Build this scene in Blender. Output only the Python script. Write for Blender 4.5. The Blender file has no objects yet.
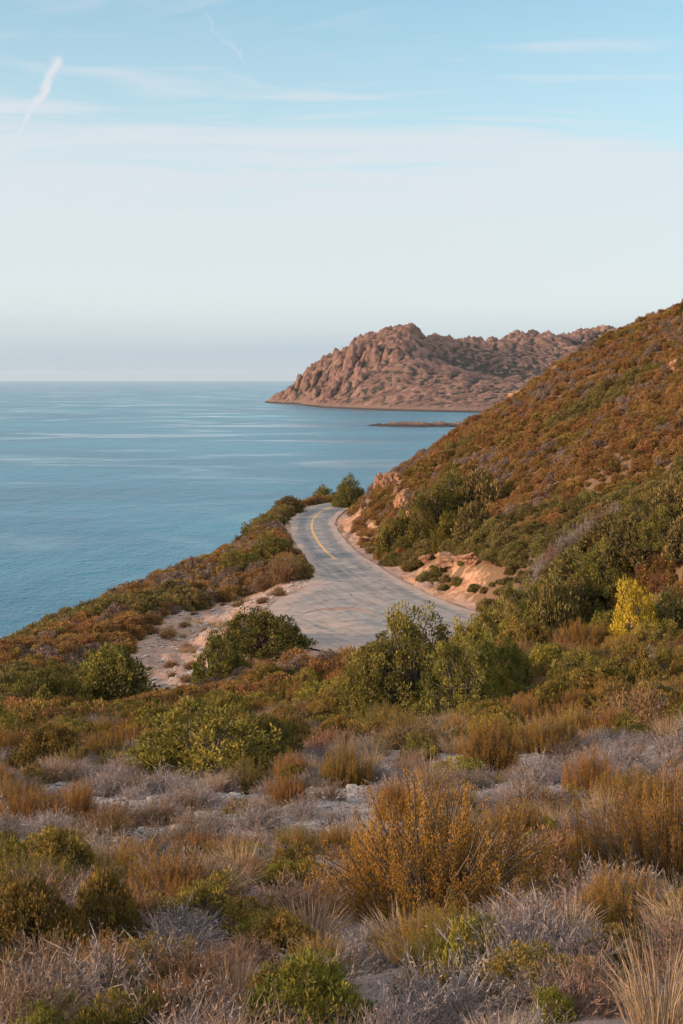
import bpy, math, random
import numpy as np
R = math.radians
rng = np.random.default_rng(7)
random.seed(7)
SC = bpy.context.scene
COL = SC.collection

# ------------------------------------------------------------------ camera
CAM_Z, F = 60.0, 1422.2            # eye height above the sea, focal length in pixels
cam_d = bpy.data.cameras.new('camera'); cam = bpy.data.objects.new('camera', cam_d); COL.objects.link(cam)
cam.location = (0, 0, CAM_Z); cam.rotation_euler = (R(90), 0, 0)
cam_d.sensor_fit = 'VERTICAL'; cam_d.sensor_height = 36; cam_d.lens = 50
cam_d.shift_y = -133 / 1024
cam_d.clip_start = 0.1; cam_d.clip_end = 200000
SC.camera = cam

# ------------------------------------------------------------------ sun, exposure
SUN_EL, SUN_AZ = R(13), math.atan2(-0.95, -0.30)       # azimuth measured from +Y towards +X
sun_dir = np.array([math.sin(SUN_AZ) * math.cos(SUN_EL), math.cos(SUN_AZ) * math.cos(SUN_EL), math.sin(SUN_EL)])
sd = bpy.data.lights.new('sun', 'SUN'); sun = bpy.data.objects.new('sun', sd); COL.objects.link(sun)
sd.energy = 3.2; sd.angle = R(3.0); sd.color = (1.0, 0.68, 0.45)
from mathutils import Vector
sun.rotation_euler = Vector(sun_dir).to_track_quat('Z', 'Y').to_euler()
SC.view_settings.view_transform = 'Standard'; SC.view_settings.look = 'None'
SC.view_settings.exposure = 1.3; SC.view_settings.gamma = 1.0
SC.view_settings.use_curve_mapping = False
SC.cycles.use_denoising = True
SC.cycles.max_bounces = 6; SC.cycles.diffuse_bounces = 3; SC.cycles.glossy_bounces = 2
SC.cycles.transmission_bounces = 3; SC.cycles.volume_bounces = 0; SC.cycles.transparent_max_bounces = 4

# ------------------------------------------------------------------ node helper
class NT:
    def __init__(s, tree): s.t = tree; s.n = tree.nodes; s.l = tree.links
    def node(s, typ, **kw):
        n = s.n.new(typ)
        for k, v in kw.items():
            if k == 'ins':
                for a, b in v.items():
                    if hasattr(b, 'is_output'): s.l.new(b, n.inputs[a])
                    else: n.inputs[a].default_value = b
            else: setattr(n, k, v)
        return n
    def math(s, op, a, b=0.0, c=None, clamp=False):
        ins = {0: a, 1: b}
        if c is not None: ins[2] = c
        return s.node('ShaderNodeMath', operation=op, use_clamp=clamp, ins=ins).outputs[0]
    def mix(s, f, a, b, blend='MIX'):
        n = s.node('ShaderNodeMix', data_type='RGBA', blend_type=blend, clamp_factor=True)
        for k, v in ((0, f), (6, a), (7, b)):
            if hasattr(v, 'is_output'): s.l.new(v, n.inputs[k])
            else: n.inputs[k].default_value = (*v, 1) if isinstance(v, tuple) and len(v) == 3 else v
        return n.outputs[2]
    def noise(s, vec, scale, detail=4, rough=0.55, dist=0.0, out=0):
        n = s.node('ShaderNodeTexNoise', ins={'Scale': scale, 'Detail': detail, 'Roughness': rough, 'Distortion': dist})
        if vec is not None: s.l.new(vec, n.inputs['Vector'])
        return n.outputs[out]
    def step(s, v, lo, hi):
        return s.node('ShaderNodeMapRange', interpolation_type='SMOOTHSTEP', ins={0: v, 1: lo, 2: hi, 3: 0.0, 4: 1.0}).outputs[0]
    def ramp(s, f, stops):
        n = s.node('ShaderNodeValToRGB'); s.l.new(f, n.inputs[0]); e = n.color_ramp.elements
        while len(e) < len(stops): e.new(0.5)
        for el, (p, c) in zip(e, stops): el.position = p; el.color = (*c, 1)
        return n.outputs[0]

# ------------------------------------------------------------------ world: Nishita sky with thin cirrus and old vapour trails
W = bpy.data.worlds.new('World'); SC.world = W; W.use_nodes = True
w = NT(W.node_tree); w.n.clear()
sky = w.node('ShaderNodeTexSky', sky_type='NISHITA', sun_disc=False, sun_elevation=SUN_EL, sun_rotation=SUN_AZ,
             altitude=50, air_density=1.0, dust_density=0.6, ozone_density=3.0)
tc = w.node('ShaderNodeTexCoord').outputs['Generated']
sep = w.node('ShaderNodeSeparateXYZ', ins={0: tc}).outputs
el = w.math('MAXIMUM', sep[2], 0.0)
den = w.math('ADD', el, 0.055)
px = w.math('DIVIDE', sep[0], den); py = w.math('DIVIDE', sep[1], den)
cv = w.node('ShaderNodeCombineXYZ', ins={0: px, 1: py, 2: 0.0}).outputs[0]
cvs = w.node('ShaderNodeMapping', ins={0: cv, 2: (0, 0, R(12)), 3: (0.35, 1.0, 1.0)}).outputs[0]
n1 = w.noise(cvs, 0.55, 7, 0.55, 0.6)
n2 = w.noise(cvs, 2.2, 6, 0.6, 1.2)
# veil: heavy low down, broken up at its top edge
edge = w.math('ADD', el, w.math('MULTIPLY', w.math('SUBTRACT', n1, 0.5), 0.16))
edge = w.math('ADD', edge, w.math('MULTIPLY', w.math('SUBTRACT', n2, 0.5), 0.13))
veil = w.math('SUBTRACT', 1.0, w.step(edge, 0.14, 0.215))
soft = w.math('MULTIPLY', w.math('SUBTRACT', 1.0, w.step(edge, 0.12, 0.32)), 0.5)
wisps = w.math('MULTIPLY', w.step(w.math('ADD', w.math('MULTIPLY', n1, 0.45), w.math('MULTIPLY', n2, 0.55)), 0.44, 0.68), 0.8)
cloud = w.math('ADD', w.math('MULTIPLY', w.math('MAXIMUM', w.math('MAXIMUM', w.math('MULTIPLY', veil, 0.88), soft), wisps), 0.88), 0.10)
# grey bank of sea mist right at the horizon
mist = w.math('SUBTRACT', 1.0, w.step(w.math('ADD', el, w.math('MULTIPLY', w.math('SUBTRACT', n1, .5), .02)), 0.0, 0.062))
def trail(x0, z0, x1, z1, wid, wob):
    # an old vapour trail: distance to a segment in (x/y, z/y) of the sky direction
    qx = w.math('DIVIDE', sep[0], w.math('MAXIMUM', sep[1], 0.05)); qz = w.math('DIVIDE', sep[2], w.math('MAXIMUM', sep[1], 0.05))
    nz = w.math('MULTIPLY', w.math('SUBTRACT', w.noise(tc, 22, 3), 0.5), wob)
    dx, dz = x1 - x0, z1 - z0; L2 = dx * dx + dz * dz
    ax = w.math('SUBTRACT', w.math('ADD', qx, nz), x0); az = w.math('SUBTRACT', qz, z0)
    t = w.math('DIVIDE', w.math('ADD', w.math('MULTIPLY', ax, dx), w.math('MULTIPLY', az, dz)), L2, clamp=True)
    ex = w.math('SUBTRACT', ax, w.math('MULTIPLY', t, dx)); ez = w.math('SUBTRACT', az, w.math('MULTIPLY', t, dz))
    dd = w.math('SQRT', w.math('ADD', w.math('MULTIPLY', ex, ex), w.math('MULTIPLY', ez, ez)))
    wd = w.math('MULTIPLY_ADD', t, -wid * 0.75, wid)
    core = w.math('SUBTRACT', 1.0, w.math('DIVIDE', dd, wd), clamp=True)
    ahead = w.math('GREATER_THAN', sep[1], 0.05)
    return w.math('MULTIPLY', w.math('MULTIPLY', core, ahead), w.math('ADD', 0.45, w.noise(tc, 60, 4)))
def P(u, v): return ((u - 341.5) / F, (379 - v) / F)
t1 = trail(*P(55, 62), *P(6, 156), 0.0085, 0.04)
t2 = w.math('MULTIPLY', trail(*P(268, 92), *P(212, 12), 0.008, 0.04), 0.45)
t3 = w.math('MULTIPLY', trail(*P(478, 3), *P(358, 16), 0.008, 0.05), 0.2)
cl = w.math('MAXIMUM', cloud, w.math('MAXIMUM', w.math('MULTIPLY', t1, 1.1), w.math('MAXIMUM', t2, t3)))
SKYBOOST = 1.0
base = w.mix(1.0, sky.outputs[0], (0.74, 0.88, 0.74), 'MULTIPLY')
CLOUD = (2.46, 2.56, 2.72); MIST = (1.38, 1.78, 2.05)
c1 = w.mix(cl, base, CLOUD)
c2 = w.mix(w.math('MULTIPLY', mist, 0.9), c1, MIST)
# bright veil added overhead, out of view, to brighten the land below
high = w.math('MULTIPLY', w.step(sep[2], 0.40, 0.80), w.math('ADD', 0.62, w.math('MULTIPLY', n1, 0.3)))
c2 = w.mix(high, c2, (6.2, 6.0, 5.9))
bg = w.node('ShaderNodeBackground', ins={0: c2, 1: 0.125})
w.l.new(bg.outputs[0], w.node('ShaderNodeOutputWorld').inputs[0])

# ------------------------------------------------------------------ noise (numpy)
def vnoise(x, y, seed):
    xi = np.floor(x).astype(np.int64); yi = np.floor(y).astype(np.int64)
    fx = x - xi; fy = y - yi
    fx = fx * fx * fx * (fx * (fx * 6 - 15) + 10); fy = fy * fy * fy * (fy * (fy * 6 - 15) + 10)
    def h(a, b):
        n = (a * 374761393 + b * 668265263 + seed * 1442695041) & 0xffffffff
        n = ((n ^ (n >> 13)) * 1274126177) & 0xffffffff
        return ((n ^ (n >> 16)) & 0xffff) / 65535.0
    a, b, c, d = h(xi, yi), h(xi + 1, yi), h(xi, yi + 1), h(xi + 1, yi + 1)
    return (a + (b - a) * fx) * (1 - fy) + (c + (d - c) * fx) * fy
def fbm(x, y, scale, octv=4, seed=1, gain=0.5, ridged=False):
    x = np.asarray(x, float) * scale; y = np.asarray(y, float) * scale
    s = 0; amp = 1; tot = 0
    for o in range(octv):
        n = vnoise(x + 13.7 * o, y - 7.3 * o, seed + o)
        if ridged: n = 1 - np.abs(2 * n - 1)
        s = s + amp * n; tot += amp; amp *= gain
        x, y = x * 1.9 * 0.8 - y * 1.9 * 0.6, x * 1.9 * 0.6 + y * 1.9 * 0.8
    return s / tot
def sstep(v, a, b):
    t = np.clip((v - a) / (b - a), 0, 1); return t * t * (3 - 2 * t)

# ------------------------------------------------------------------ terrain height
def at(u, v, d): return (d * (u - 341.5) / F, d, CAM_Z + d * (379 - v) / F)
class TPS:
    def __init__(s, pts, reg=0.02, k=100.0):
        p = np.array(pts, float); s.k = k; s.xy = p[:, :2] / k; n = len(p)
        A = np.zeros((n + 3, n + 3)); A[:n, :n] = s.U(s.xy[:, None] - s.xy[None]) + reg * 0.01 * np.eye(n)
        A[:n, n] = 1; A[:n, n + 1:] = s.xy; A[n, :n] = 1; A[n + 1:, :n] = s.xy.T
        s.w = np.linalg.solve(A, np.concatenate([p[:, 2], [0, 0, 0]]))
    @staticmethod
    def U(d):
        r2 = (d ** 2).sum(-1) + 1e-12; return 0.5 * r2 * np.log(r2)
    def __call__(s, x, y):
        x = np.asarray(x, float); sh = x.shape; q = np.stack([x.ravel(), np.asarray(y, float).ravel()], 1) / s.k
        out = np.empty(len(q)); n = len(s.xy)
        for i in range(0, len(q), 20000):
            b = q[i:i + 20000]; out[i:i + 20000] = s.U(b[:, None] - s.xy[None]) @ s.w[:n] + s.w[n] + b @ s.w[n + 1:]
        return out.reshape(sh)
CP = [at(*p) for p in [
    (341, 1024, 6.3), (0, 1024, 6.6), (683, 1024, 6.0), (341, 900, 11), (0, 900, 11.5), (683, 900, 10.5),
    (341, 850, 15), (0, 840, 16), (683, 850, 14), (341, 790, 24), (0, 780, 25), (683, 785, 21),
    (341, 742, 35), (0, 752, 36), (683, 720, 33), (341, 708, 48), (341, 682, 60), (0, 735, 45), (0, 702, 66), (0, 674, 76), (0, 656, 84),
    (100, 762, 39), (100, 732, 54), (100, 692, 71), (100, 654, 83), (100, 614, 94), (200, 762, 39), (200, 732, 55), (200, 698, 71), (170, 692, 73), (230, 645, 84), (160, 645, 85), (280, 664, 70), (262, 608, 93), (200, 610, 99), (200, 570, 118), (150, 594, 106), (45, 640, 88),
    (250, 541, 135), (285, 514, 155), (500, 690, 50), (600, 675, 48), (683, 680, 45), (683, 652, 55), (600, 655, 57),
    (683, 311, 150), (600, 348, 152), (520, 399, 155), (440, 448, 158), (385, 480, 160),
    (600, 455, 102), (683, 425, 100), (683, 365, 122), (520, 455, 123), (440, 508, 120), (600, 400, 127),
    (600, 542, 84), (683, 514, 79), (535, 583, 84), (640, 526, 82), (600, 625, 77), (540, 625, 80), (560, 520, 92), (620, 500, 93),
    (480, 540, 103), (420, 540, 116),
]]
CP += [  # world points: out of frame, behind the camera, seaward
    (0, 0, 58.2), (0, -15, 62), (-12, 0, 56.5), (12, 0, 60.0), (-25, -20, 60), (25, -25, 68), (-25, 20, 50), (-40, 45, 42),
    (-21.6, 90, 41.5), (-29, 120, 32), (-20, 122, 38.5), (-15.5, 152, 37), (-11, 165, 40), (-60, 100, 18), (-85, 70, -4), (-80, 10, 8),
    (-60, -40, 45), (-30, 160, 22), (-45, 190, 0), (-20, 200, 16), (0, 200, 30), (0, 260, -4), (-4, 176, 42.5), (25, 190, 47), (45, 200, 55), (60, 260, 18),
    (60, 160, 76), (85, 120, 90), (60, 80, 76), (42, 60, 63), (30, 30, 63), (60, 20, 78), (110, 200, 75), (120, 60, 105), (100, -40, 100), (130, 280, 30),
    (21, 50, 52), (-100, 200, -40), (-140, 20, -45), (-60, 300, -50), (60, 330, -30), (160, 160, 110), (38, 175, 64),
]
# road: centre line, half widths
ROADC = np.array([(34, 47), (26, 57), (19, 65.5), (13, 73), (8.0, 81), (4.2, 90), (1.7, 100), (-0.5, 112), (-1.8, 121.6), (-2.8, 134.6), (-2.67, 146),
                  (-1.2, 154.5), (2.2, 161.5), (8, 167.5), (16, 172), (26, 176)], float)
ROADL = np.array([2.6, 2.6, 2.8, 6.5, 11.5, 9.0, 4.0, 2.3, 2.1, 2.1, 2.3, 2.6, 2.6, 2.5, 2.5, 2.5])
ROADR = np.array([2.6, 2.6, 2.6, 2.6, 2.5, 2.5, 2.5, 2.5, 2.4, 2.3, 2.3, 2.3, 2.3, 2.3, 2.3, 2.3])
ROADZ = np.array([48.0, 46.8, 46.1, 45.8, 45.8, 45.8, 45.8, 45.8, 45.8, 45.85, 45.9, 46.0, 46.0, 45.8, 45.4, 45.0])
def catmull(p, m):
    p = np.atleast_2d(p.T).T; q = np.vstack([2 * p[0] - p[1], p, 2 * p[-1] - p[-2]]); out = []
    for i in range(1, len(q) - 2):
        t = np.linspace(0, 1, m, endpoint=False)[:, None]; a, b, c, d = q[i - 1], q[i], q[i + 1], q[i + 2]
        out.append(0.5 * (2 * b + (c - a) * t + (2 * a - 5 * b + 4 * c - d) * t ** 2 + (3 * b - a - 3 * c + d) * t ** 3))
    return np.vstack(out + [p[-1:]])
RC = catmull(ROADC, 12); RL = catmull(ROADL, 12).ravel(); RR = catmull(ROADR, 12).ravel(); RZ = catmull(ROADZ, 12).ravel()
tan = np.gradient(RC, axis=0); tan /= np.linalg.norm(tan, axis=1)[:, None]
RN = np.stack([tan[:, 1], -tan[:, 0]], 1)          # to the right of the direction of travel (away from the camera)
for i in range(3, len(ROADC) - 2): CP.append((*ROADC[i], ROADZ[i]))
for j in (4, 5): CP.append((*(ROADC[j] - np.array([5.5, 2.0])), 45.7))
G0 = TPS(CP)
def road_rel(x, y):
    """signed distance beyond the road edge (negative on the road), side (+1 right), road height, index"""
    x = np.asarray(x, float); sh = x.shape; q = np.stack([x.ravel(), np.asarray(y, float).ravel()], 1)
    e = np.full(len(q), 99.0); side = np.zeros(len(q)); rz = np.full(len(q), 45.8); lat = np.full(len(q), 99.0)
    m = np.where((q[:, 0] > -25) & (q[:, 0] < 50) & (q[:, 1] > 35) & (q[:, 1] < 195))[0]
    for i in range(0, len(m), 20000):
        k = m[i:i + 20000]; dv = q[k][:, None] - RC[None]; d2 = (dv ** 2).sum(-1); j = d2.argmin(1)
        l = (dv[np.arange(len(k)), j] * RN[j]).sum(1); dist = np.sqrt(d2[np.arange(len(k)), j])
        dist = np.maximum(np.abs(l), dist - 0.5)
        e[k] = dist - np.where(l > 0, RR[j], RL[j]); side[k] = np.sign(l); rz[k] = RZ[j]; lat[k] = l
    return e.reshape(sh), side.reshape(sh), rz.reshape(sh), lat.reshape(sh)
def fan_of(x, y):
    """distance outside the tongue of spoil below the lay-by"""
    t = np.clip(((x + 6.2) * -3.6 + (y - 97) * -24) / (3.6 ** 2 + 24 ** 2), 0, 1)
    return np.hypot(x + 6.2 + 3.6 * t, y - 97 + 24 * t) - (4.2 - 1.8 * t)
def rockmask(x, y):
    """steep cut bank along the inner side of the road"""
    e, s, rz, l = road_rel(x, y)
    return np.where((s > 0) & (e > 0.3), 1 - sstep(e, 2.4, 4.5), 0) * np.clip(np.exp(-((y - 97) / 7) ** 2) + np.exp(-((y - 134) / 12) ** 2) + 0.3 * np.exp(-((y - 74) / 4) ** 2), 0, 1)
def ground(x, y, detail=True):
    x = np.asarray(x, float); y = np.asarray(y, float)
    z = G0(x, y)
    far = sstep(y, 15, 70)
    z = z + (fbm(x, y, 0.12, 3, 5) - 0.5) * (0.5 + 0.9 * far) + (fbm(x, y, 0.5, 3, 9) - 0.5) * (0.30 + 0.45 * far)
    e, s, rz, l = road_rel(x, y)
    hill = np.where((s > 0) & (y > 70), 1.0, 0.0)
    cut = np.maximum(z, 0) * 0 + sstep(e, 0.5, 5.0)
    bank = sstep(e, 0.9, 3.4)
    b = np.where(hill > 0, bank * 0.5 + cut * 0.5, cut)
    z = (rz - 0.07) * (1 - b) + z * b
    if detail:
        r = rockmask(x, y)
        z = z + r * (fbm(x, y, 0.7, 4, 21, ridged=True) - 0.55) * 1.3
        offroad = sstep(e, 0.0, 0.6)
        fm = 1 - sstep(fan_of(x, y), -0.5, 1.5); z = z + fm * (fbm(x * 1.6 + y * 0.5, y * 0.35, 0.5, 3, 61, 0.45, True) - 0.6) * 0.6 * sstep(e, 0.3, 2.5)
        z = z + (fbm(x, y, 2.5, 3, 31) - 0.5) * 0.10 * offroad
    return z
def raycast(u, v, dmin=4.0, dmax=400.0):
    d = np.geomspace(dmin, dmax, 900); x = d * (u - 341.5) / F; zr = CAM_Z + d * (379 - v) / F
    g = ground(x, d); k = np.where(g >= zr)[0]
    return None if len(k) == 0 else (x[k[0]], d[k[0]], g[k[0]])
#@@TERRAIN_END

# ------------------------------------------------------------------ mesh / object helpers
def mesh_np(name, V, Q, mats, smooth=False, attrs=None, matidx=None):
    me = bpy.data.meshes.new(name); V = np.asarray(V, np.float32); Q = np.asarray(Q, np.int32); k = Q.shape[1]
    me.vertices.add(len(V)); me.vertices.foreach_set('co', V.ravel())
    me.loops.add(Q.size); me.loops.foreach_set('vertex_index', Q.ravel())
    me.polygons.add(len(Q)); me.polygons.foreach_set('loop_start', np.arange(0, Q.size, k, dtype=np.int32))
    me.polygons.foreach_set('loop_total', np.full(len(Q), k, np.int32))
    if smooth: me.polygons.foreach_set('use_smooth', np.ones(len(Q), bool))
    for m in mats: me.materials.append(m)
    if matidx is not None: me.polygons.foreach_set('material_index', np.asarray(matidx, np.int32))
    for nm, a in (attrs or {}).items():
        t = me.attributes.new(nm, 'FLOAT', 'POINT'); t.data.foreach_set('value', np.asarray(a, np.float32))
    me.update(calc_edges=True); me.validate()
    return me
def link(name, data, parent=None, loc=None):
    o = bpy.data.objects.new(name, data); COL.objects.link(o)
    if parent: o.parent = parent
    if loc is not None: o.location = loc
    return o
def tag(o, label=None, cat=None, group=None, kind=None):
    if label: o['label'] = label
    if cat: o['category'] = cat
    if group: o['group'] = group
    if kind: o['kind'] = kind
    return o
def grid_faces(ny, nx):
    i = np.arange(ny * nx).reshape(ny, nx)
    return np.stack([i[:-1, :-1], i[:-1, 1:], i[1:, 1:], i[1:, :-1]], -1).reshape(-1, 4)
def new_mat(name):
    m = bpy.data.materials.new(name); m.use_nodes = True; t = NT(m.node_tree); t.n.clear()
    return m, t
def finish(t, shader): t.l.new(shader, t.node('ShaderNodeOutputMaterial').inputs[0])

# ------------------------------------------------------------------ materials: ground, road, sea, rock
def mat_ground():
    m, t = new_mat('dry_earth'); pos = t.node('ShaderNodeNewGeometry').outputs['Position']
    at_ = lambda n: t.node('ShaderNodeAttribute', attribute_name=n).outputs['Fac']
    big = t.noise(pos, 0.35, 5, 0.6); mid = t.noise(pos, 2.2, 6, 0.65); fine = t.noise(pos, 14, 6, 0.7); grit = t.noise(pos, 60, 3, 0.7)
    litter = t.ramp(t.math('ADD', t.math('MULTIPLY', mid, 0.5), t.math('MULTIPLY', fine, 0.5)),
                    [(0.3, (0.11, 0.082, 0.072)), (0.5, (0.20, 0.158, 0.142)), (0.7, (0.30, 0.25, 0.225))])
    gravel = t.ramp(t.math('ADD', t.math('MULTIPLY', grit, 0.6), t.math('MULTIPLY', fine, 0.4)),
                    [(0.3, (0.12, 0.097, 0.09)), (0.5, (0.28, 0.235, 0.218)), (0.66, (0.46, 0.405, 0.375))])
    earth = t.ramp(t.math('ADD', t.math('MULTIPLY', mid, 0.4), t.math('MULTIPLY', fine, 0.6)),
                   [(0.34, (0.15, 0.09, 0.068)), (0.5, (0.27, 0.175, 0.135)), (0.66, (0.40, 0.285, 0.225))])
    rock = t.ramp(t.math('ADD', t.math('MULTIPLY', mid, 0.7), t.math('MULTIPLY', fine, 0.3)),
                  [(0.32, (0.14, 0.07, 0.04)), (0.5, (0.33, 0.18, 0.105)), (0.68, (0.44, 0.29, 0.2))])
    brush = t.ramp(fine, [(0.3, (0.08, 0.05, 0.03)), (0.7, (0.2, 0.125, 0.075))])
    jag = t.math('MULTIPLY', t.math('SUBTRACT', mid, 0.5), 0.9)
    c = t.mix(t.step(t.math('ADD', at_('gravel'), jag), 0.25, 0.75), litter, gravel)
    c = t.mix(t.step(t.math('ADD', at_('brush'), jag), 0.35, 0.65), c, brush)
    c = t.mix(t.step(t.math('ADD', at_('earth'), jag), 0.35, 0.65), c, earth)
    c = t.mix(t.step(t.math('ADD', at_('rock'), jag), 0.4, 0.7), c, rock)
    h = t.math('ADD', t.math('MULTIPLY', fine, 0.5), t.math('MULTIPLY', grit, 0.25))
    b = t.node('ShaderNodeBump', ins={'Strength': 0.8, 'Distance': 0.08, 'Height': h}).outputs[0]
    p = t.node('ShaderNodeBsdfPrincipled', ins={'Base Color': c, 'Roughness': 0.95, 'Specular IOR Level': 0.1, 'Normal': b})
    finish(t, p.outputs[0]); return m
def mat_road():
    m, t = new_mat('worn_asphalt'); pos = t.node('ShaderNodeNewGeometry').outputs['Position']
    lat = t.node('ShaderNodeAttribute', attribute_name='lat').outputs['Fac']; dust = t.node('ShaderNodeAttribute', attribute_name='dust').outputs['Fac']
    fine = t.noise(pos, 25, 5, 0.7); mid = t.noise(pos, 1.3, 5, 0.6); big = t.noise(pos, 0.3, 3)
    sv = t.node('ShaderNodeCombineXYZ', ins={0: t.math('MULTIPLY', lat, 3.0), 1: t.node('ShaderNodeAttribute', attribute_name='along').outputs['Fac']}).outputs[0]
    streak = t.noise(t.node('ShaderNodeMapping', ins={0: sv, 3: (1, 0.12, 1)}).outputs[0], 1.0, 5, 0.6)
    asph = t.ramp(t.math('ADD', t.math('MULTIPLY', mid, 0.4), t.math('ADD', t.math('MULTIPLY', streak, 0.2), t.math('MULTIPLY', fine, 0.4))),
                  [(0.3, (0.115, 0.112, 0.112)), (0.5, (0.185, 0.176, 0.172)), (0.7, (0.29, 0.268, 0.255))])
    trk = t.math('SUBTRACT', 1.0, t.step(t.math('ABSOLUTE', t.math('SUBTRACT', t.math('ABSOLUTE', t.math('SUBTRACT', lat, 0.15)), 1.1)), 0.15, 0.6))
    asph = t.mix(t.math('MULTIPLY', trk, 0.45), asph, (0.085, 0.088, 0.095))
    asph = t.mix(t.math('MULTIPLY', t.step(big, 0.53, 0.57), 0.4), asph, (0.10, 0.103, 0.11))
    vor = t.node('ShaderNodeTexVoronoi', feature='DISTANCE_TO_EDGE', ins={'Scale': 0.42})
    t.l.new(t.mix(0.12, pos, t.noise(pos, 1.5, 4, out=1)), vor.inputs['Vector'])
    crack = t.math('MULTIPLY', t.math('SUBTRACT', 1.0, t.step(vor.outputs[0], 0.008, 0.04)), 0.6)
    asph = t.mix(crack, asph, (0.055, 0.055, 0.06))
    grav = t.ramp(t.math('ADD', t.math('MULTIPLY', fine, 0.5), t.math('MULTIPLY', mid, 0.5)), [(0.3, (0.19, 0.135, 0.11)), (0.6, (0.32, 0.24, 0.20))])
    f = t.step(t.math('ADD', dust, t.math('MULTIPLY', t.math('SUBTRACT', t.math('ADD', t.math('MULTIPLY', streak, 0.6), t.math('MULTIPLY', mid, 0.4)), 0.5), 1.5)), 0.3, 0.75)
    c = t.mix(f, asph, grav)
    b = t.node('ShaderNodeBump', ins={'Strength': 0.4, 'Distance': 0.02, 'Height': fine}).outputs[0]
    p = t.node('ShaderNodeBsdfPrincipled', ins={'Base Color': c, 'Roughness': 0.85, 'Specular IOR Level': 0.25, 'Normal': b})
    finish(t, p.outputs[0]); return m
def mat_paint():
    m, t = new_mat('yellow_road_paint'); pos = t.node('ShaderNodeNewGeometry').outputs['Position']
    n = t.noise(pos, 6, 5, 0.7)
    c = t.mix(t.step(n, 0.5, 0.66), (0.46, 0.26, 0.09), (0.24, 0.21, 0.18))
    p = t.node('ShaderNodeBsdfPrincipled', ins={'Base Color': c, 'Roughness': 0.8, 'Specular IOR Level': 0.2}); finish(t, p.outputs[0]); return m
def mat_sea():
    m, t = new_mat('sea_water'); pos = t.node('ShaderNodeNewGeometry').outputs['Position']
    mp = t.node('ShaderNodeMapping', ins={0: pos, 2: (0, 0, R(25)), 3: (1.0, 0.45, 1.0)}).outputs[0]
    ch = t.noise(mp, 0.5, 4, 0.65); sw = t.noise(mp, 0.07, 4, 0.6)
    slick = t.noise(t.node('ShaderNodeMapping', ins={0: pos, 2: (0, 0, R(-20)), 3: (0.0055, 0.0085, 1.0)}).outputs[0], 1.0, 6, 0.6, 0.8)
    sl = t.step(slick, 0.46, 0.72)
    h = t.math('ADD', t.math('MULTIPLY', ch, 0.55), t.math('MULTIPLY', sw, 1.6))
    b = t.node('ShaderNodeBump', ins={'Strength': 0.55, 'Distance': 2.2, 'Height': h})
    t.l.new(t.math('MULTIPLY_ADD', sl, -0.93, 1.0), b.inputs['Strength'])
    c = t.mix(t.step(t.noise(pos, 0.003, 5), 0.35, 0.65), (0.003, 0.085, 0.15), (0.010, 0.135, 0.205))
    p = t.node('ShaderNodeBsdfPrincipled', ins={'Base Color': c, 'Roughness': t.math('MULTIPLY_ADD', sl, -0.14, 0.24), 'IOR': 1.333, 'Specular IOR Level': t.math('MULTIPLY_ADD', sl, 0.2, 0.24), 'Normal': b.outputs[0]}); finish(t, p.outputs[0]); return m
def mat_headland():
    m, t = new_mat('red_granite_and_maquis'); geo = t.node('ShaderNodeNewGeometry'); pos = geo.outputs['Position']
    nz = t.node('ShaderNodeSeparateXYZ', ins={0: geo.outputs['True Normal']}).outputs[2]
    pz = t.node('ShaderNodeSeparateXYZ', ins={0: pos}).outputs[2]
    a = t.noise(pos, 0.02, 8, 0.65); bn = t.noise(pos, 0.09, 6, 0.7); v = t.noise(pos, 0.007, 5, 0.6)
    rock = t.ramp(t.math('ADD', t.math('MULTIPLY', a, 0.5), t.math('MULTIPLY', bn, 0.5)), [(0.36, (0.045, 0.03, 0.028)), (0.5, (0.17, 0.098, 0.078)), (0.64, (0.30, 0.185, 0.145))])
    veg = t.ramp(bn, [(0.3, (0.022, 0.024, 0.021)), (0.7, (0.062, 0.056, 0.046))])  # dark scrub colour, also painted into the crevices as their shade
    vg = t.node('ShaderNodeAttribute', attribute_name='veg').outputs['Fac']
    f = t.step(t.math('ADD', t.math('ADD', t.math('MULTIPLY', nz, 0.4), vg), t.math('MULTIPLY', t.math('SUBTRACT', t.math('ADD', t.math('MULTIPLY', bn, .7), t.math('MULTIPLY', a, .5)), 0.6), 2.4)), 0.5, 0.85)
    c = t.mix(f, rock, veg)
    shore = t.math('SUBTRACT', 1.0, t.step(t.math('ADD', pz, t.math('MULTIPLY', t.math('SUBTRACT', a, .5), 14)), 3.0, 12.0))
    c = t.mix(shore, c, t.mix(t.step(pz, 1.5, 5.0), (0.05, 0.038, 0.034), (0.17, 0.115, 0.093)))
    b = t.node('ShaderNodeBump', ins={'Strength': 1.0, 'Distance': 14.0, 'Height': t.math('ADD', a, t.math('MULTIPLY', bn, .5))}).outputs[0]
    p = t.node('ShaderNodeBsdfPrincipled', ins={'Base Color': c, 'Roughness': 0.95, 'Specular IOR Level': 0.1, 'Normal': b}); finish(t, p.outputs[0]); return m
def mat_rock(name, c0, c1, c2):
    m, t = new_mat(name); pos = t.node('ShaderNodeTexCoord').outputs['Object']
    n = t.noise(pos, 3, 7, 0.65); f = t.noise(pos, 18, 5, 0.7)
    c = t.ramp(t.math('ADD', t.math('MULTIPLY', n, .6), t.math('MULTIPLY', f, .4)), [(0.32, c0), (0.5, c1), (0.68, c2)])
    b = t.node('ShaderNodeBump', ins={'Strength': 0.8, 'Distance': 0.1, 'Height': t.math('ADD', n, t.math('MULTIPLY', f, .4))}).outputs[0]
    p = t.node('ShaderNodeBsdfPrincipled', ins={'Base Color': c, 'Roughness': 0.95, 'Specular IOR Level': 0.1, 'Normal': b}); finish(t, p.outputs[0]); return m
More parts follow.
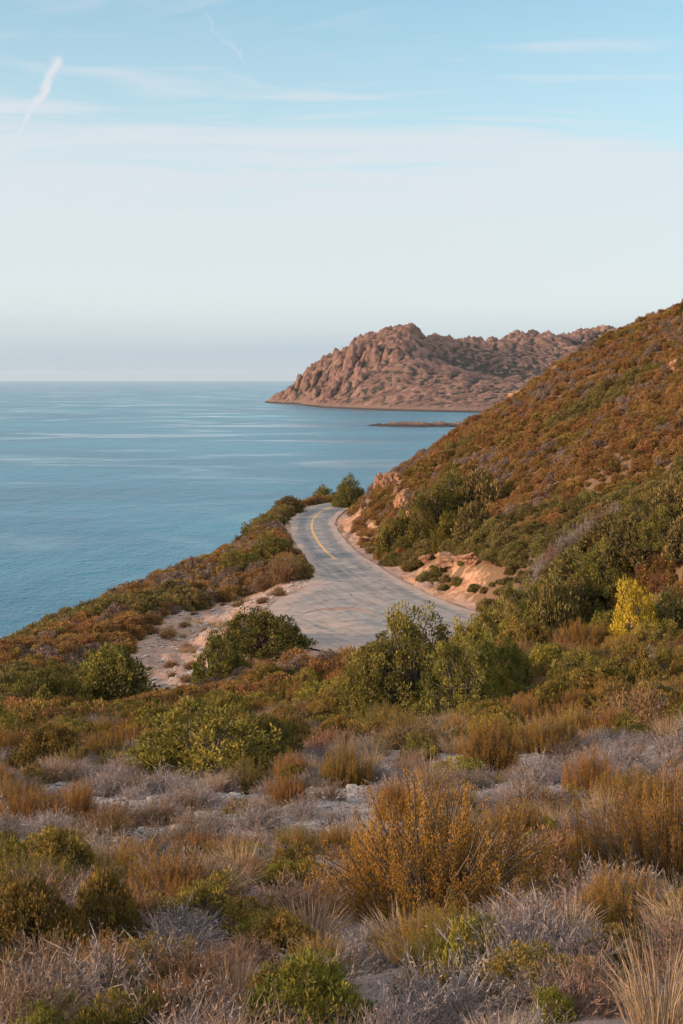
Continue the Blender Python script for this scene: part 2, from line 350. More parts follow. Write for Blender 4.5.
def mat_plant(name, cols, transl=0.25, hue=0.03, val=0.5, patch=None):
    """leaf colour by a per-leaf random number, varied again from plant to plant"""
    m, t = new_mat(name)
    tint = t.node('ShaderNodeAttribute', attribute_name='tint').outputs['Fac']; rnd = t.node('ShaderNodeObjectInfo').outputs['Random']
    n = len(cols); c = t.ramp(tint, [(i / (n - 1), cc) for i, cc in enumerate(cols)])
    r2 = t.math('FRACT', t.math('MULTIPLY', rnd, 7.31))
    if patch:
        c = t.mix(t.step(rnd, patch[0], patch[0] + 0.12), c, t.ramp(tint, [(0, patch[1]), (1, patch[2])]))
    hs = t.node('ShaderNodeHueSaturation', ins={'Hue': t.math('MULTIPLY_ADD', r2, hue, 0.5 - hue / 2), 'Value': t.math('MULTIPLY_ADD', rnd, val, 1 - val / 2), 'Color': c})
    d = t.node('ShaderNodeBsdfPrincipled', ins={'Base Color': hs.outputs[0], 'Roughness': 0.75, 'Specular IOR Level': 0.15})
    tr = t.node('ShaderNodeBsdfTranslucent', ins={'Color': hs.outputs[0]})
    finish(t, t.node('ShaderNodeMixShader', ins={0: transl, 1: d.outputs[0], 2: tr.outputs[0]}).outputs[0]); return m
MG = mat_ground(); MR = mat_road(); MP = mat_paint(); MS = mat_sea(); MH = mat_headland()
M_LIME = mat_rock('pale_limestone', (0.20, 0.18, 0.17), (0.33, 0.30, 0.285), (0.46, 0.43, 0.40))
M_RED = mat_rock('orange_rock', (0.12, 0.058, 0.034), (0.27, 0.145, 0.085), (0.38, 0.235, 0.155))
M_GREEN = mat_plant('lentisk_leaves', [(0.04, 0.043, 0.013), (0.10, 0.095, 0.022), (0.175, 0.15, 0.033), (0.26, 0.195, 0.045)])
M_OLIVE = mat_plant('olive_leaves', [(0.055, 0.048, 0.013), (0.13, 0.105, 0.024), (0.22, 0.16, 0.034), (0.30, 0.18, 0.04)], hue=0.05, val=0.5)
M_LIMEG = mat_plant('spurge_leaves', [(0.05, 0.052, 0.013), (0.12, 0.11, 0.022), (0.21, 0.175, 0.032), (0.32, 0.22, 0.04)])
M_YELL = mat_plant('yellow_broom', [(0.17, 0.14, 0.018), (0.34, 0.26, 0.025), (0.50, 0.36, 0.035)])
M_HEATH = mat_plant('heath_sprays', [(0.065, 0.045, 0.014), (0.17, 0.095, 0.022), (0.29, 0.15, 0.028), (0.38, 0.215, 0.04)], val=0.35, hue=0.03)
M_HEATHG = mat_plant('green_heath_sprays', [(0.05, 0.045, 0.012), (0.12, 0.10, 0.02), (0.21, 0.16, 0.03), (0.30, 0.21, 0.04)], val=0.4, hue=0.04)
M_HILL = mat_plant('hill_scrub_leaves', [(0.085, 0.05, 0.024), (0.175, 0.096, 0.036), (0.28, 0.15, 0.05), (0.36, 0.21, 0.075)], hue=0.03, val=0.4)
M_HILLM = mat_plant('hill_mauve_twigs', [(0.08, 0.056, 0.045), (0.15, 0.108, 0.085), (0.23, 0.165, 0.13), (0.30, 0.21, 0.15)], hue=0.03, val=0.5)
M_HILLO = mat_plant('hill_olive_leaves', [(0.07, 0.048, 0.018), (0.15, 0.095, 0.028), (0.24, 0.145, 0.038), (0.3, 0.18, 0.05)], hue=0.03, val=0.5)
M_HILLG = mat_plant('hill_green_leaves', [(0.05, 0.044, 0.018), (0.105, 0.086, 0.03), (0.175, 0.135, 0.042), (0.24, 0.165, 0.06)], hue=0.03, val=0.6)
M_GREY = mat_plant('dead_scrub_twigs', [(0.11, 0.084, 0.08), (0.21, 0.17, 0.162), (0.32, 0.265, 0.25), (0.43, 0.365, 0.335)], val=0.6, patch=(0.55, (0.10, 0.066, 0.048), (0.25, 0.165, 0.115)))
M_GRASS = mat_plant('dry_grass_blades', [(0.20, 0.13, 0.07), (0.34, 0.235, 0.14), (0.46, 0.345, 0.225)], val=0.4)
M_RUST = mat_plant('rusty_scrub', [(0.09, 0.052, 0.028), (0.19, 0.11, 0.055), (0.28, 0.17, 0.09)], val=0.5, hue=0.04)
M_STEM = mat_plant('woody_stems', [(0.07, 0.052, 0.042), (0.12, 0.092, 0.075), (0.17, 0.135, 0.115)], transl=0.0, val=0.3)

# ------------------------------------------------------------------ terrain mesh
def warp(n, lo, hi, c, k):
    a, b = math.asinh((lo - c) / k), math.asinh((hi - c) / k); return c + k * np.sinh(np.linspace(a, b, n))
gx = warp(420, -140, 160, 2, 14); gy = warp(620, -45, 330, 12, 28)
GX, GY = np.meshgrid(gx, gy); GZ = ground(GX, GY)
e, s, rz, lat = road_rel(GX, GY)
fanx, fany = GX, GY
wob = (fbm(GX, GY, 0.25, 4, 40) - 0.5) * 5
# tongue of bare spoil that runs down from the lay-by towards the sea
fd = fan_of(GX, GY) + wob * 0.35
fan = 1 - sstep(fd, 0.4, 2.0)
verge = np.where(s > 0, 1 - sstep(e + wob * 0.15, 0.8, 2.4), 1 - sstep(e + wob * 0.2, 0.4, 2.2))
earth = np.clip(np.maximum(fan, verge), 0, 1)
rockm = rockmask(GX, GY) * sstep(fbm(GX, GY, 0.3, 3, 55), 0.3, 0.5)
PATCH = [(245, 800, 2.2), (150, 815, 1.6), (300, 812, 1.6), (330, 778, 1.7), (465, 735, 2.3), (590, 765, 2.2), (660, 775, 1.7), (430, 765, 2.0), (545, 785, 1.6), (640, 715, 1.6), (580, 640, 2.0), (520, 642, 1.5), (370, 795, 1.8), (600, 730, 1.8), (270, 825, 1.8), (130, 830, 1.5), (210, 850, 1.0), (500, 775, 1.6), (240, 670, 1.2), (200, 800, 2.0), (100, 800, 1.6), (400, 770, 1.8), (290, 795, 2.0), (30, 790, 1.3), (310, 835, 1.3), (180, 835, 1.2), (520, 800, 1.3), (620, 745, 1.6)]
gravel = np.zeros_like(GX)
PATCHW = []
for (u, v, r) in PATCH:
    h = raycast(u, v)
    if h: PATCHW.append((h[0], h[1], 0.72 * r * (0.6 + h[1] / 60)))
def patchmask(x, y):
    g = np.zeros_like(x)
    for (a, b, r) in PATCHW:
        d = np.hypot((x - a) / 1.6, (y - b)) + (fbm(x, y, 0.9, 4, 77) - 0.5) * r * 2.4
        g = np.maximum(g, 1 - sstep(d, r * 0.45, r * 1.0))
    return g
gravel = np.maximum(patchmask(GX, GY), 0.45 * sstep(fbm(GX, GY, 0.28, 4, 60), 0.56, 0.68) * (GY < 45))
brush = sstep(GY, 42, 60)
V = np.stack([GX, GY, GZ], -1).reshape(-1, 3)
me = mesh_np('hillside', V, grid_faces(*GX.shape), [MG], True, {'gravel': gravel.ravel(), 'earth': earth.ravel(), 'rock': rockm.ravel(), 'brush': brush.ravel()})
tag(link('hillside_ground', me), kind='structure')

# sea
S = 45000
me = mesh_np('sea', [(-S, -S, 0), (S, -S, 0), (S, S, 0), (-S, S, 0)], [(0, 1, 2, 3)], [MS]); tag(link('sea', me), kind='structure')

# road
nl = 25; fr = np.linspace(0, 1, nl)
RV = []; LAT = []; DU = []; AL = []
arc = np.concatenate([[0], np.cumsum(np.linalg.norm(np.diff(RC, axis=0), axis=1))])
RX = []
for i in range(len(RC)):
    jl, jr = RL[i] + (vnoise(np.array(i * 0.35), np.array(0.5), 3) - 0.5) * 0.5, RR[i] + (vnoise(np.array(i * 0.35), np.array(9.5), 4) - 0.5) * 0.4
    for f in fr:
        o = -jl + (jl + jr) * f
        p = RC[i] + RN[i] * o; RV.append((p[0], p[1], RZ[i] + 0.02 - 0.0009 * o * o * (abs(o) < 4)))
        LAT.append(o); AL.append(arc[i])
        edge = min(o + jl, jr - o)
        lay = max(0.0, (-o - 3.2) / 3.5)
        DU.append(min(1.0, max(1.0 - edge * (0.8 if o > -3 else 0.38), min(0.55, lay * 0.7), 0.42 - 0.16 * (p[1] > 112))) )
RV = np.array(RV)
me = mesh_np('road', RV, grid_faces(len(RC), nl), [MR], True, {'lat': LAT, 'dust': DU, 'along': AL})
road = tag(link('road', me), kind='structure')
sel = [i for i in range(len(RC)) if RC[i, 1] > 111.5]
yv = []
for i in sel:
    for o in (-0.12, 0.12): yv.append((*(RC[i] + RN[i] * o), RZ[i] + 0.026))
me = mesh_np('centre_line', yv, grid_faces(len(sel), 2), [MP]); link('centre_line', me, road)

# low ridge of earth left across the wide end of the road
rp = catmull(np.array([(298, 616), (312, 611.5), (330, 609.5), (350, 609), (368, 611.5), (378, 615)], float), 8); rv = []
for n, (u, v) in enumerate(rp):
    d = 14.2 * F / (v - 379); k = math.sin(math.pi * (n + 0.5) / len(rp)) * (0.8 + 0.5 * float(vnoise(np.array(n * 0.6), np.array(2.0), 8)))
    for o, h in ((-0.34, -0.03), (-0.15, 0.04), (0.0, 0.07), (0.18, 0.04), (0.36, -0.03)): rv.append((d * (u - 341.5) / F, d + o * k, 45.82 + h * k))
M_EARTH = mat_rock('red_earth', (0.14, 0.085, 0.065), (0.23, 0.145, 0.115), (0.31, 0.21, 0.17))
tag(link('earth_ridge', mesh_np('earth_ridge', rv, grid_faces(len(rp), 5), [M_EARTH], True)), 'low curved ridge of reddish earth across the wide end of the road', 'earth ridge')
# far headland
HP = [at(*p) for p in [(265, 402, 3710), (300, 405, 3281), (350, 409, 2844), (400, 411, 2666), (470, 412.5, 2547),
      (290, 387, 3620), (305, 374, 3560), (325, 362, 3500), (345, 355, 3450), (365, 343, 3400), (385, 333, 3350), (400, 329, 3350), (420, 332, 3400), (440, 348, 3450),
      (470, 341, 3600), (500, 341, 3700), (520, 338, 3800), (535, 332, 3900), (550, 336, 3900), (565, 336, 3900), (590, 327, 4000), (602, 324, 4000), (615, 333, 4000), (650, 345, 4050), (720, 350, 4050), (820, 360, 4000),
      (400, 365, 3050), (450, 384, 2850), (520, 384, 3000), (420, 392, 2780), (340, 388, 3150), (370, 372, 3150), (500, 362, 3400), (310, 392, 3430), (560, 372, 3350), (470, 372, 3150), (445, 362, 3350)]]
HP += [(560, 2450, 0), (900, 2350, 2), (1400, 2300, 0), (1400, 3200, 150), (900, 3000, 90), (-260, 3650, -30), (-200, 3900, -40), (-150, 3200, -40), (-30, 2750, -40), (80, 2560, -35), (220, 2430, -35), (560, 2330, -30), (-60, 4100, -20), (200, 4100, 0),
       (500, 4500, 0), (1000, 4600, 20), (1400, 4500, 60), (-230, 3720, -6), (1000, 2200, -30), (1400, 2150, -30)]
HT = TPS(HP, k=1000.0)
hx = np.arange(-300, 1400, 3.2); hy = np.concatenate([np.arange(2300, 3700, 4.5), np.arange(3700, 4600, 9)])
HX, HY = np.meshgrid(hx, hy); HB = HT(HX, HY)
up = sstep(HB, -5, 40); crag = 0.35 + 0.65 * sstep(fbm(HX, HY, 0.0035, 3, 90), 0.35, 0.65)
def zm(n): return n - n.mean()
low_side = sstep(((HX - 28) * 450 - (HY - 3000) * 211) / 497, -25, 60) * (1 - sstep(HY, 3500, 3800))     # below the line from the saddle to the shore: gentler, scrubby
leftc = 1 - 0.82 * low_side
hz_ = HB + up * leftc * (1 - 0.5 * sstep(HB, 95, 170)) * (zm(fbm(HX * 1.2, HY * 0.8, 0.0075, 3, 70, 0.5, True)) * 36 * crag + zm(-fbm(HX * 1.7 - HY * 0.3, HY * 0.5, 0.0135, 3, 73, 0.5, True)) * 58 + zm(-fbm(HX * 1.2 + HY * 0.3, HY * 0.8, 0.031, 5, 78, 0.6, True)) * 38 * (0.4 + fbm(HX, HY, 0.008, 2, 79)) + zm(fbm(HX, HY, 0.004, 3, 75)) * 20) + zm(fbm(HX, HY, 0.06, 4, 80, 0.62, True)) * 15 * (0.25 + 0.9 * up) * (1 - 0.45 * low_side) + up * sstep(HX, 250, 420) * sstep(HY, 3450, 3800) * zm(fbm(HX, HY, 0.006, 4, 87, 0.5, True)) * 34
hz_ = np.where(HB < -8, np.minimum(hz_, -3), hz_)
def blur(a, n):
    for ax in (0, 1):
        c = np.cumsum(np.pad(a, [(n + 1, n) if k == ax else (0, 0) for k in (0, 1)], mode='edge'), ax); m_ = a.shape[ax]
        a = (np.take(c, range(2 * n + 1, 2 * n + 1 + m_), ax) - np.take(c, range(0, m_), ax)) / (2 * n + 1)
    return a
hollow = np.clip((blur(hz_, 4) - hz_) / 3.0 + (blur(hz_, 14) - hz_) / 22, -1, 1.5)          # painted crevice shade: darkens the gullies, in the scrub colour
veg_shade_map = 1.3 * hollow + 0.06 + 0.34 * low_side + 0.25 * sstep(HY, 3550, 3850) * sstep(HX, 200, 350) + 0.12 * sstep(HY, 3600, 3950) + (fbm(HX * 0.6 + HY * 0.25, HY * 1.3, 0.0065, 4, 95) - 0.5) * 1.5 - 0.24
me = mesh_np('headland', np.stack([HX, HY, hz_], -1).reshape(-1, 3), grid_faces(*HX.shape), [MH], False, {'veg': veg_shade_map.ravel()})
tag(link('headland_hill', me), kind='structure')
# low reef in the bay
ix = np.linspace(0, 215, 260); iy = np.linspace(1730, 1880, 80); IX, IY = np.meshgrid(ix, iy)
m_ = 1 - sstep(np.hypot((IX - 106) / 96, (IY - 1805 + 0.25 * (IX - 110) ) / 38), 0.45, 1.0)
IZ = -3 + m_ * 5.5 + (fbm(IX, IY, 0.05, 5, 33, 0.6, True) - 0.55) * 10 * m_
me = mesh_np('islet', np.stack([IX, IY, IZ], -1).reshape(-1, 3), grid_faces(*IX.shape), [MH], False, {'veg': np.full(IX.size, -0.6)})
tag(link('reef_islet', me), kind='structure')

# ------------------------------------------------------------------ plant prototypes
def unit(v): return v / np.maximum(np.linalg.norm(v, axis=-1, keepdims=True), 1e-9)
def leaves(Pt, D, L, Wd, g):
    """rhombic leaves / needles / twigs: base points, directions, lengths, half widths"""
    n = len(Pt); D = unit(D); S = unit(np.cross(D, unit(g.normal(size=(n, 3))))); L = np.broadcast_to(L, n)[:, None]; Wd = np.broadcast_to(Wd, n)[:, None]
    up = unit(np.cross(S, D)) * L * 0.08
    V = np.stack([Pt, Pt + D * L * 0.45 + S * Wd + up, Pt + D * L, Pt + D * L * 0.45 - S * Wd + up], 1).reshape(-1, 3)
    return V, np.arange(4 * n).reshape(n, 4)
def tubes(A, B, r0, r1, bend, g, seg=3):
    """tapered three-sided stems from A to B"""
    n = len(A); Vs = []; Fs = []; base = 0
    off = g.normal(size=(n, 3)) * bend; t = np.linspace(0, 1, seg + 1)
    ax = unit(B - A); s1 = unit(np.cross(ax, np.array([0.31, 0.87, 0.38]))); s2 = np.cross(ax, s1)
    ring = []
    for k in range(seg + 1):
        c = A + (B - A) * t[k] + off * (t[k] * (1 - t[k]) * 4); r = (r0 + (r1 - r0) * t[k]); r = np.broadcast_to(r, n)[:, None]
        ring.append(np.stack([c + r * (s1 * math.cos(a) + s2 * math.sin(a)) for a in (0, 2.094, 4.189)], 1))
    V = np.stack(ring, 1)                                     # n, seg+1, 3, 3
    idx = np.arange(n * (seg + 1) * 3).reshape(n, seg + 1, 3); Q = []
    for k in range(seg):
        for j in range(3):
            Q.append(np.stack([idx[:, k, j], idx[:, k, (j + 1) % 3], idx[:, k + 1, (j + 1) % 3], idx[:, k + 1, j]], -1))
    return V.reshape(-1, 3), np.concatenate(Q)
class Proto:
    """a plant kind: foliage mesh, stems mesh and the two joined, for plants too small to show parts"""
    def __init__(s, name, lv, lq, ltint, lmat, sv=None, sq=None, smat=None, g=None):
        s.name = name
        rr = np.quantile(np.hypot(lv[:, 0], lv[:, 1]), 0.96); zz = np.quantile(lv[:, 2], 0.985); k_ = np.array([1 / rr, 1 / rr, 1 / zz])   # one unit wide and high
        lv = lv * k_; sv = None if sv is None else sv * k_
        s.fol = mesh_np(name + '_foliage', lv, lq, [lmat], False, {'tint': ltint})
        if sv is not None:
            st = np.repeat(g.random(len(sv) // 12 + 1), 12)[:len(sv)]
            s.stem = mesh_np(name + '_stems', sv, sq, [smat], True, {'tint': st})
            s.both = mesh_np(name, np.vstack([lv, sv]), np.vstack([lq, sq + len(lv)]), [lmat, smat], False, {'tint': np.concatenate([ltint, st])},
                             np.concatenate([np.zeros(len(lq)), np.ones(len(sq))]))
        else: s.stem = None; s.both = s.fol
def pertint(g, n, k=4, base=None, amt=0.5):
    a = g.random(n) if base is None else np.clip(base + (g.random(n) - 0.5) * amt, 0, 1)
    return np.repeat(a, k)
def dome(g, n, h, low=0.0, lump=0.35, seed=0):
    """points on a lumpy dome of radius 1 and height h"""
    d = g.normal(size=(n, 3)); d[:, 2] = np.abs(d[:, 2]) * 1.0 + low; d = unit(d)
    ang = np.arctan2(d[:, 1], d[:, 0])
    k = 1 - lump * fbm(ang * 1.1 + 20 * seed, d[:, 2] * 2.4 + seed * 3.7, 1.0, 3, 100 + seed)
    return d * k[:, None] * np.array([1, 1, h])
def leafy(name, seed, mat, h=0.9, ncl=70, per=70, leaf=0.045, wid=0.4, crad=0.17, upw=0.5, lump=0.45, inner=0.75):
    g = np.random.default_rng(seed)
    c = dome(g, ncl, h, -0.15, lump, seed); c *= (inner + (1 - inner) * g.random(ncl) ** 0.5)[:, None]; c[:, 2] = np.maximum(c[:, 2], 0.06)
    cs = crad * (0.6 + 0.8 * g.random(ncl)); ct = g.random(ncl)
    ci = np.repeat(np.arange(ncl), per); d = unit(g.normal(size=(len(ci), 3)) + np.array([0, 0, 0.35]))
    p = c[ci] + d * (cs[ci] * (0.35 + 0.65 * g.random(len(ci)) ** 0.6))[:, None] * np.array([1, 1, 0.9]); p[:, 2] = np.maximum(p[:, 2], 0.02)
    D = unit(d + unit(c[ci]) * 0.4 + np.array([0, 0, upw]) + g.normal(size=d.shape) * 0.7)
    L = leaf * (0.6 + 0.8 * g.random(len(ci)))
    lv, lq = leaves(p, D, L, L * wid * 0.5, g)
    t = np.clip(ct[ci] * 0.7 + g.random(len(ci)) * 0.3, 0, 1)
    A = np.zeros((ncl, 3)); A[:, :2] = g.normal(size=(ncl, 2)) * 0.08; A[:, 2] = -0.05
    sv, sq = tubes(A, c, 0.020, 0.006, 0.05, g)
    return Proto(name, lv, lq, np.repeat(t, 4), mat, sv, sq, M_STEM, g)
def heath(name, seed, mat, h=1.1, nst=200, per=75, needle=0.035, nw=0.0045, plume=0.55, spread=1.0, upright=1.6):
    g = np.random.default_rng(seed)
    tip = dome(g, nst, h, 0.0, 0.38, seed); tip *= (0.55 + 0.45 * g.random(nst))[:, None]; tip[:, 2] = np.maximum(tip[:, 2], 0.16)
    foot = tip * np.array([0.22, 0.22, 0]) + np.concatenate([g.normal(size=(nst, 2)) * 0.07, np.full((nst, 1), -0.04)], 1)
    # stems lean outwards, then their ends turn upright
    knee = foot * 0.35 + tip * 0.65 * np.array([1.12, 1.12, 0.80])
    si = np.repeat(np.arange(nst), per); t = g.random(len(si)) ** 0.8; pl = plume * (0.7 + 0.6 * g.random(nst))
    ends = tip + np.stack([tip[:, 0] * 0.05, tip[:, 1] * 0.05, 0.12 * upright * np.ones(nst)], 1) * (0.4 + 0.6 * g.random(nst))[:, None] * h
    axis = unit(unit(ends - knee) + np.array([0, 0, 0.5]) + g.normal(size=(nst, 3)) * 0.07)
    start = ends - axis * pl[:, None]
    # several side shoots per plume
    sh = g.integers(0, 5, len(si)); so = g.normal(size=(nst, 5, 3)) * 0.022; so[:, :, 2] *= 1.0
    p = start[si] + axis[si] * (pl[si] * t)[:, None] + so[si, sh] * (0.35 + 0.65 * np.sin(np.clip(t, 0, 1) * 3.0))[:, None] + g.normal(size=(len(si), 3)) * 0.010
    p[:, 2] = np.maximum(p[:, 2], 0.02)
    D = unit(axis[si] * 2.0 + unit(g.normal(size=(len(si), 3))) * 0.95)
    L = needle * (0.6 + 0.8 * g.random(len(si))) * (1.1 - 0.5 * t)
    lv, lq = leaves(p, D, L, nw, g)
    ct = g.random(nst); tint = np.clip(ct[si] * 0.5 + t * 0.3 + g.random(len(si)) * 0.2, 0, 1)
    sv, sq = tubes(foot, ends, 0.011, 0.003, 0.03, g)
    return Proto(name, lv, lq, np.repeat(tint, 4), mat, sv, sq, M_STEM, g)
def twiggy(name, seed, mat, h=0.7, nst=90, sub=8, leafn=2, tw=0.006, sublen=0.28):
    g = np.random.default_rng(seed)
    tip = dome(g, nst, h, 0.05, 0.4, seed) * (0.55 + 0.45 * g.random(nst))[:, None]
    foot = tip * np.array([0.15, 0.15, 0]) + np.concatenate([g.normal(size=(nst, 2)) * 0.12, np.full((nst, 1), -0.03)], 1)
    L0 = np.linalg.norm(tip - foot, axis=1)
    V1, Q1 = leaves(foot, tip - foot, L0, tw, g)
    si = np.repeat(np.arange(nst), sub); t = 0.3 + 0.7 * g.random(len(si)); p = foot[si] + (tip - foot)[si] * t[:, None]
    D = unit(unit(tip - foot)[si] + g.normal(size=(len(si), 3)) * 0.55 + np.array([0, 0, 0.25])); L = sublen * (0.4 + 0.8 * g.random(len(si)))
    V2, Q2 = leaves(p, D, L, tw * 0.65, g)
    s2 = np.repeat(np.arange(len(si)), leafn); p3 = p[s2] + D[s2] * (L[s2] * g.random(len(s2)))[:, None]
    V3, Q3 = leaves(p3, D[s2] + g.normal(size=(len(s2), 3)) * 0.9, 0.055 * (0.5 + g.random(len(s2))), tw * 0.9, g)
    tt = np.concatenate([pertint(g, nst), pertint(g, len(si)), pertint(g, len(s2))])
    return Proto(name, np.vstack([V1, V2, V3]), np.vstack([Q1, Q2 + len(V1), Q3 + len(V1) + len(V2)]), tt, mat)
def tuft(name, seed, mat, h=1.0, n=170, bw=0.010, spread=0.55, foot=0.18):
    g = np.random.default_rng(seed)
    a = g.random(n) * 6.283; r = foot * np.sqrt(g.random(n)); p = np.stack([r * np.cos(a), r * np.sin(a), np.full(n, -0.03)], 1)
    lean = spread * g.random(n) ** 0.7; a2 = a + g.normal(size=n) * 0.5; L = h * (0.45 + 0.55 * g.random(n))
    D = unit(np.stack([np.cos(a2) * lean, np.sin(a2) * lean, np.ones(n)], 1)); m = p + D * (L * 0.6)[:, None]
    D2 = unit(D + np.stack([np.cos(a2) * lean * 0.9, np.sin(a2) * lean * 0.9, -0.25 * lean], 1)); tip = m + D2 * (L * 0.45)[:, None]
    S = unit(np.cross(D, unit(g.normal(size=(n, 3))))) * bw
    V = np.stack([p - S, p + S, m + S * 0.8, m - S * 0.8, tip + S * 0.12, tip - S * 0.12], 1).reshape(-1, 3); i = np.arange(n)[:, None] * 6
    Q = np.vstack([i + np.array([[0, 1, 2, 3]]), i + np.array([[3, 2, 4, 5]])])
    return Proto(name, V, Q, pertint(g, n, 6), mat)

PR = {
 'green':   [leafy('lentisk', 10 + i, M_GREEN, 0.85, 170, 90, 0.042, 0.5, 0.105, 0.3, 0.5, 0.6) for i in range(3)],
 'greenbig':[leafy('tall_lentisk', 20 + i, M_GREEN, 0.95, 260, 95, 0.032, 0.5, 0.095, 0.4, 0.6, 0.6) for i in range(2)],
 'olive':   [leafy('olive_scrub', 30 + i, M_OLIVE, 0.8, 170, 80, 0.045, 0.45, 0.10, 0.4, 0.55, 0.55) for i in range(2)],
 'lime':    [leafy('spurge', 40 + i, M_LIMEG, 0.8, 130, 70, 0.058, 0.38, 0.115, 0.7, 0.5, 0.6) for i in range(2)],
 'yellow':  [leafy('broom', 50, M_YELL, 1.25, 160, 70, 0.05, 0.4, 0.11, 0.7, 0.5, 0.5)],
 'heath':   [heath('heath', 60 + i, (M_HEATH, M_HEATH, M_HEATHG)[i], 1.0, 280, 270, 0.027, 0.0028, 0.6) for i in range(3)],
 'hill':    [leafy('hill_scrub', 70 + i, (M_HILL, M_HILL, M_HILLM, M_HILLO)[i], 0.85, 60, 45, 0.09, 0.5, 0.18, 0.4, 0.5, 0.55) for i in range(4)],
 'hillgreen':[leafy('hill_green', 80 + i, M_HILLG, 0.8, 90, 50, 0.075, 0.55, 0.16, 0.3, 0.5, 0.65) for i in range(3)],
 'grey':    [twiggy('dead_scrub', 90 + i, M_GREY, 0.75, 95, 9, 2, 0.0075) for i in range(4)],
 'grass':   [tuft('dry_grass', 100 + i, M_GRASS, 1.0, 330, 0.0065, 0.9, 0.35) for i in range(3)],
 'rust':    [twiggy('rusty', 110 + i, M_RUST, 0.85, 130, 10, 3, 0.008) for i in range(2)],
}
def rockmesh(name, seed, mat, n=3, flat=0.7, rough=0.35, ledges=False):
    import bmesh
    bm = bmesh.new(); bmesh.ops.create_icosphere(bm, subdivisions=n, radius=1.0); g = np.random.default_rng(seed)
    pl = unit(g.normal(size=(9, 3))); hh = 0.55 + 0.35 * g.random(9)
    for v in bm.verts:
        c = np.array(v.co)
        for q, hq in zip(pl, hh):
            k = c @ q
            if k > hq: c = c - q * (k - hq) * 0.9
        k = 1 + rough * 0.5 * (fbm(np.array(c[0] * 2 + c[2]), np.array(c[1] * 2 - c[2]), 1.3, 4, seed) - 0.5)
        if ledges:
            a1 = float(fbm(np.array(c[0] * 1.6 + c[1]), np.array(c[2] * 3.4 + c[0] * .6), 1.6, 5, seed + 9, 0.6, True)); a2 = float(fbm(np.array(c[1] * 1.6 - c[0]), np.array(c[2] * 3.4 + c[1] * .6), 1.6, 5, seed + 29, 0.6, True))
            k *= 1 + 0.75 * ((a1 + a2) / 2 - 0.62)
        v.co = c * k * np.array([1, 1, flat])
    me = bpy.data.meshes.new(name); bm.to_mesh(me); bm.free(); me.materials.append(mat); return me
STONE = [rockmesh('stone', 200 + i, M_LIME, 2, 0.6) for i in range(5)]
CRAG = [rockmesh('crag', 220 + i, M_RED, 5, 0.9, 1.0, True) for i in range(4)]

# ------------------------------------------------------------------ placing
class Inst:                       # one plant or stone to be placed
    __slots__ = ('kind', 'var', 'pos', 'rz', 'scl', 'label', 'cat', 'group', 'px', 'name', 'hero')
ALL = []
def add(kind, x, y, r, h, label=None, cat=None, group=None, name=None, hero=False, var=None, z=None):
    i = Inst(); i.kind = kind; i.pos = (x, y, z); i.rz = random.random() * 6.283; i.scl = (r, r, h); i.label = label; i.cat = cat; i.group = group; i.name = name; i.hero = hero
    i.var = random.randrange(len(PR[kind])) if var is None else var; ALL.append(i); return i
from collections import defaultdict
KINDH = defaultdict(lambda: 1.0)
HERO = []
def hero(kind, u, v, wpx, hpx, name, cat, label, d=None):
    """a plant the photograph singles out: foot at picture row v on the slope, real size from its distance"""
    if d is None:
        h = raycast(u, v)
        if h is None: print('no ground for', label); return
        x, y, z = h
    else: x, y = d * (u - 341.5) / F, d
    r = wpx * y / F / 2; hh = hpx * y / F / KINDH[kind]
    HERO.append((x, y, r)); add(kind, x, y, r, hh, label, cat, None, name, True, random.randrange(2) if kind == 'heath' else None)
#@@HEROES
hero('heath', 440, 915, 245, 112, 'heath_bush', 'bush', 'large golden brown heath bush with upright sprays, largest in the foreground')
hero('heath', 664, 905, 185, 110, 'heath_bush', 'bush', 'dark golden heath bush cut off by the right edge of the photo')
hero('olive', 28, 962, 125, 75, 'scrub_bush', 'bush', 'orange and green rounded bush at the bottom left corner of the slope')
hero('olive', 105, 945, 85, 72, 'scrub_bush', 'bush', 'dark olive green rounded bush just right of the orange and green one')
hero('lime', 305, 1035, 140, 70, 'leafy_bush', 'bush', 'bright green leafy bush at the bottom edge, left of centre')
hero('lime', 120, 1058, 100, 62, 'leafy_bush', 'bush', 'yellow green leafy bush cut by the bottom edge below the olive bush')
hero('lime', 40, 1062, 80, 50, 'leafy_bush', 'bush', 'small yellow green bush in the bottom left corner')
hero('lime', 470, 985, 78, 62, 'leafy_bush', 'bush', 'yellow green bush in front of the largest golden heath bush')
hero('lime', 555, 1020, 50, 30, 'leafy_bush', 'bush', 'small greenish bush among grey scrub near the bottom right grass')
hero('olive', 55, 880, 110, 45, 'scrub_bush', 'bush', 'low wide olive bush above the two rounded bushes on the left')
hero('lime', 10, 880, 40, 40, 'leafy_bush', 'bush', 'yellowish bush at the left edge beside a low wide olive bush')
hero('rust', 112, 848, 46, 40, 'dry_bush', 'bush', 'small round orange brown dry bush on pale gravel, left')
hero('lime', 260, 868, 62, 20, 'leafy_bush', 'bush', 'low bright green bush alone amid the grey scrub')
hero('rust', 328, 892, 44, 24, 'dry_bush', 'bush', 'small orange bush left of the largest golden heath bush')
hero('rust', 190, 1000, 110, 45, 'dry_bush', 'bush', 'wide low rusty brown dry bush at the bottom left of centre')
hero('greenbig', 408, 0, 135, 92, 'lentisk_bush', 'bush', 'tall leafy green bush standing in front of the road, centre', d=46)
hero('greenbig', 366, 0, 70, 56, 'lentisk_bush', 'bush', 'leafy green bush at the left flank of the tall one before the road', d=45)
hero('greenbig', 466, 0, 96, 74, 'lentisk_bush', 'bush', 'green bush at the right flank of the tall leafy one before the road', d=44)
hero('green', 510, 0, 60, 48, 'lentisk_bush', 'bush', 'small dark green bush to the right below the road end', d=47)
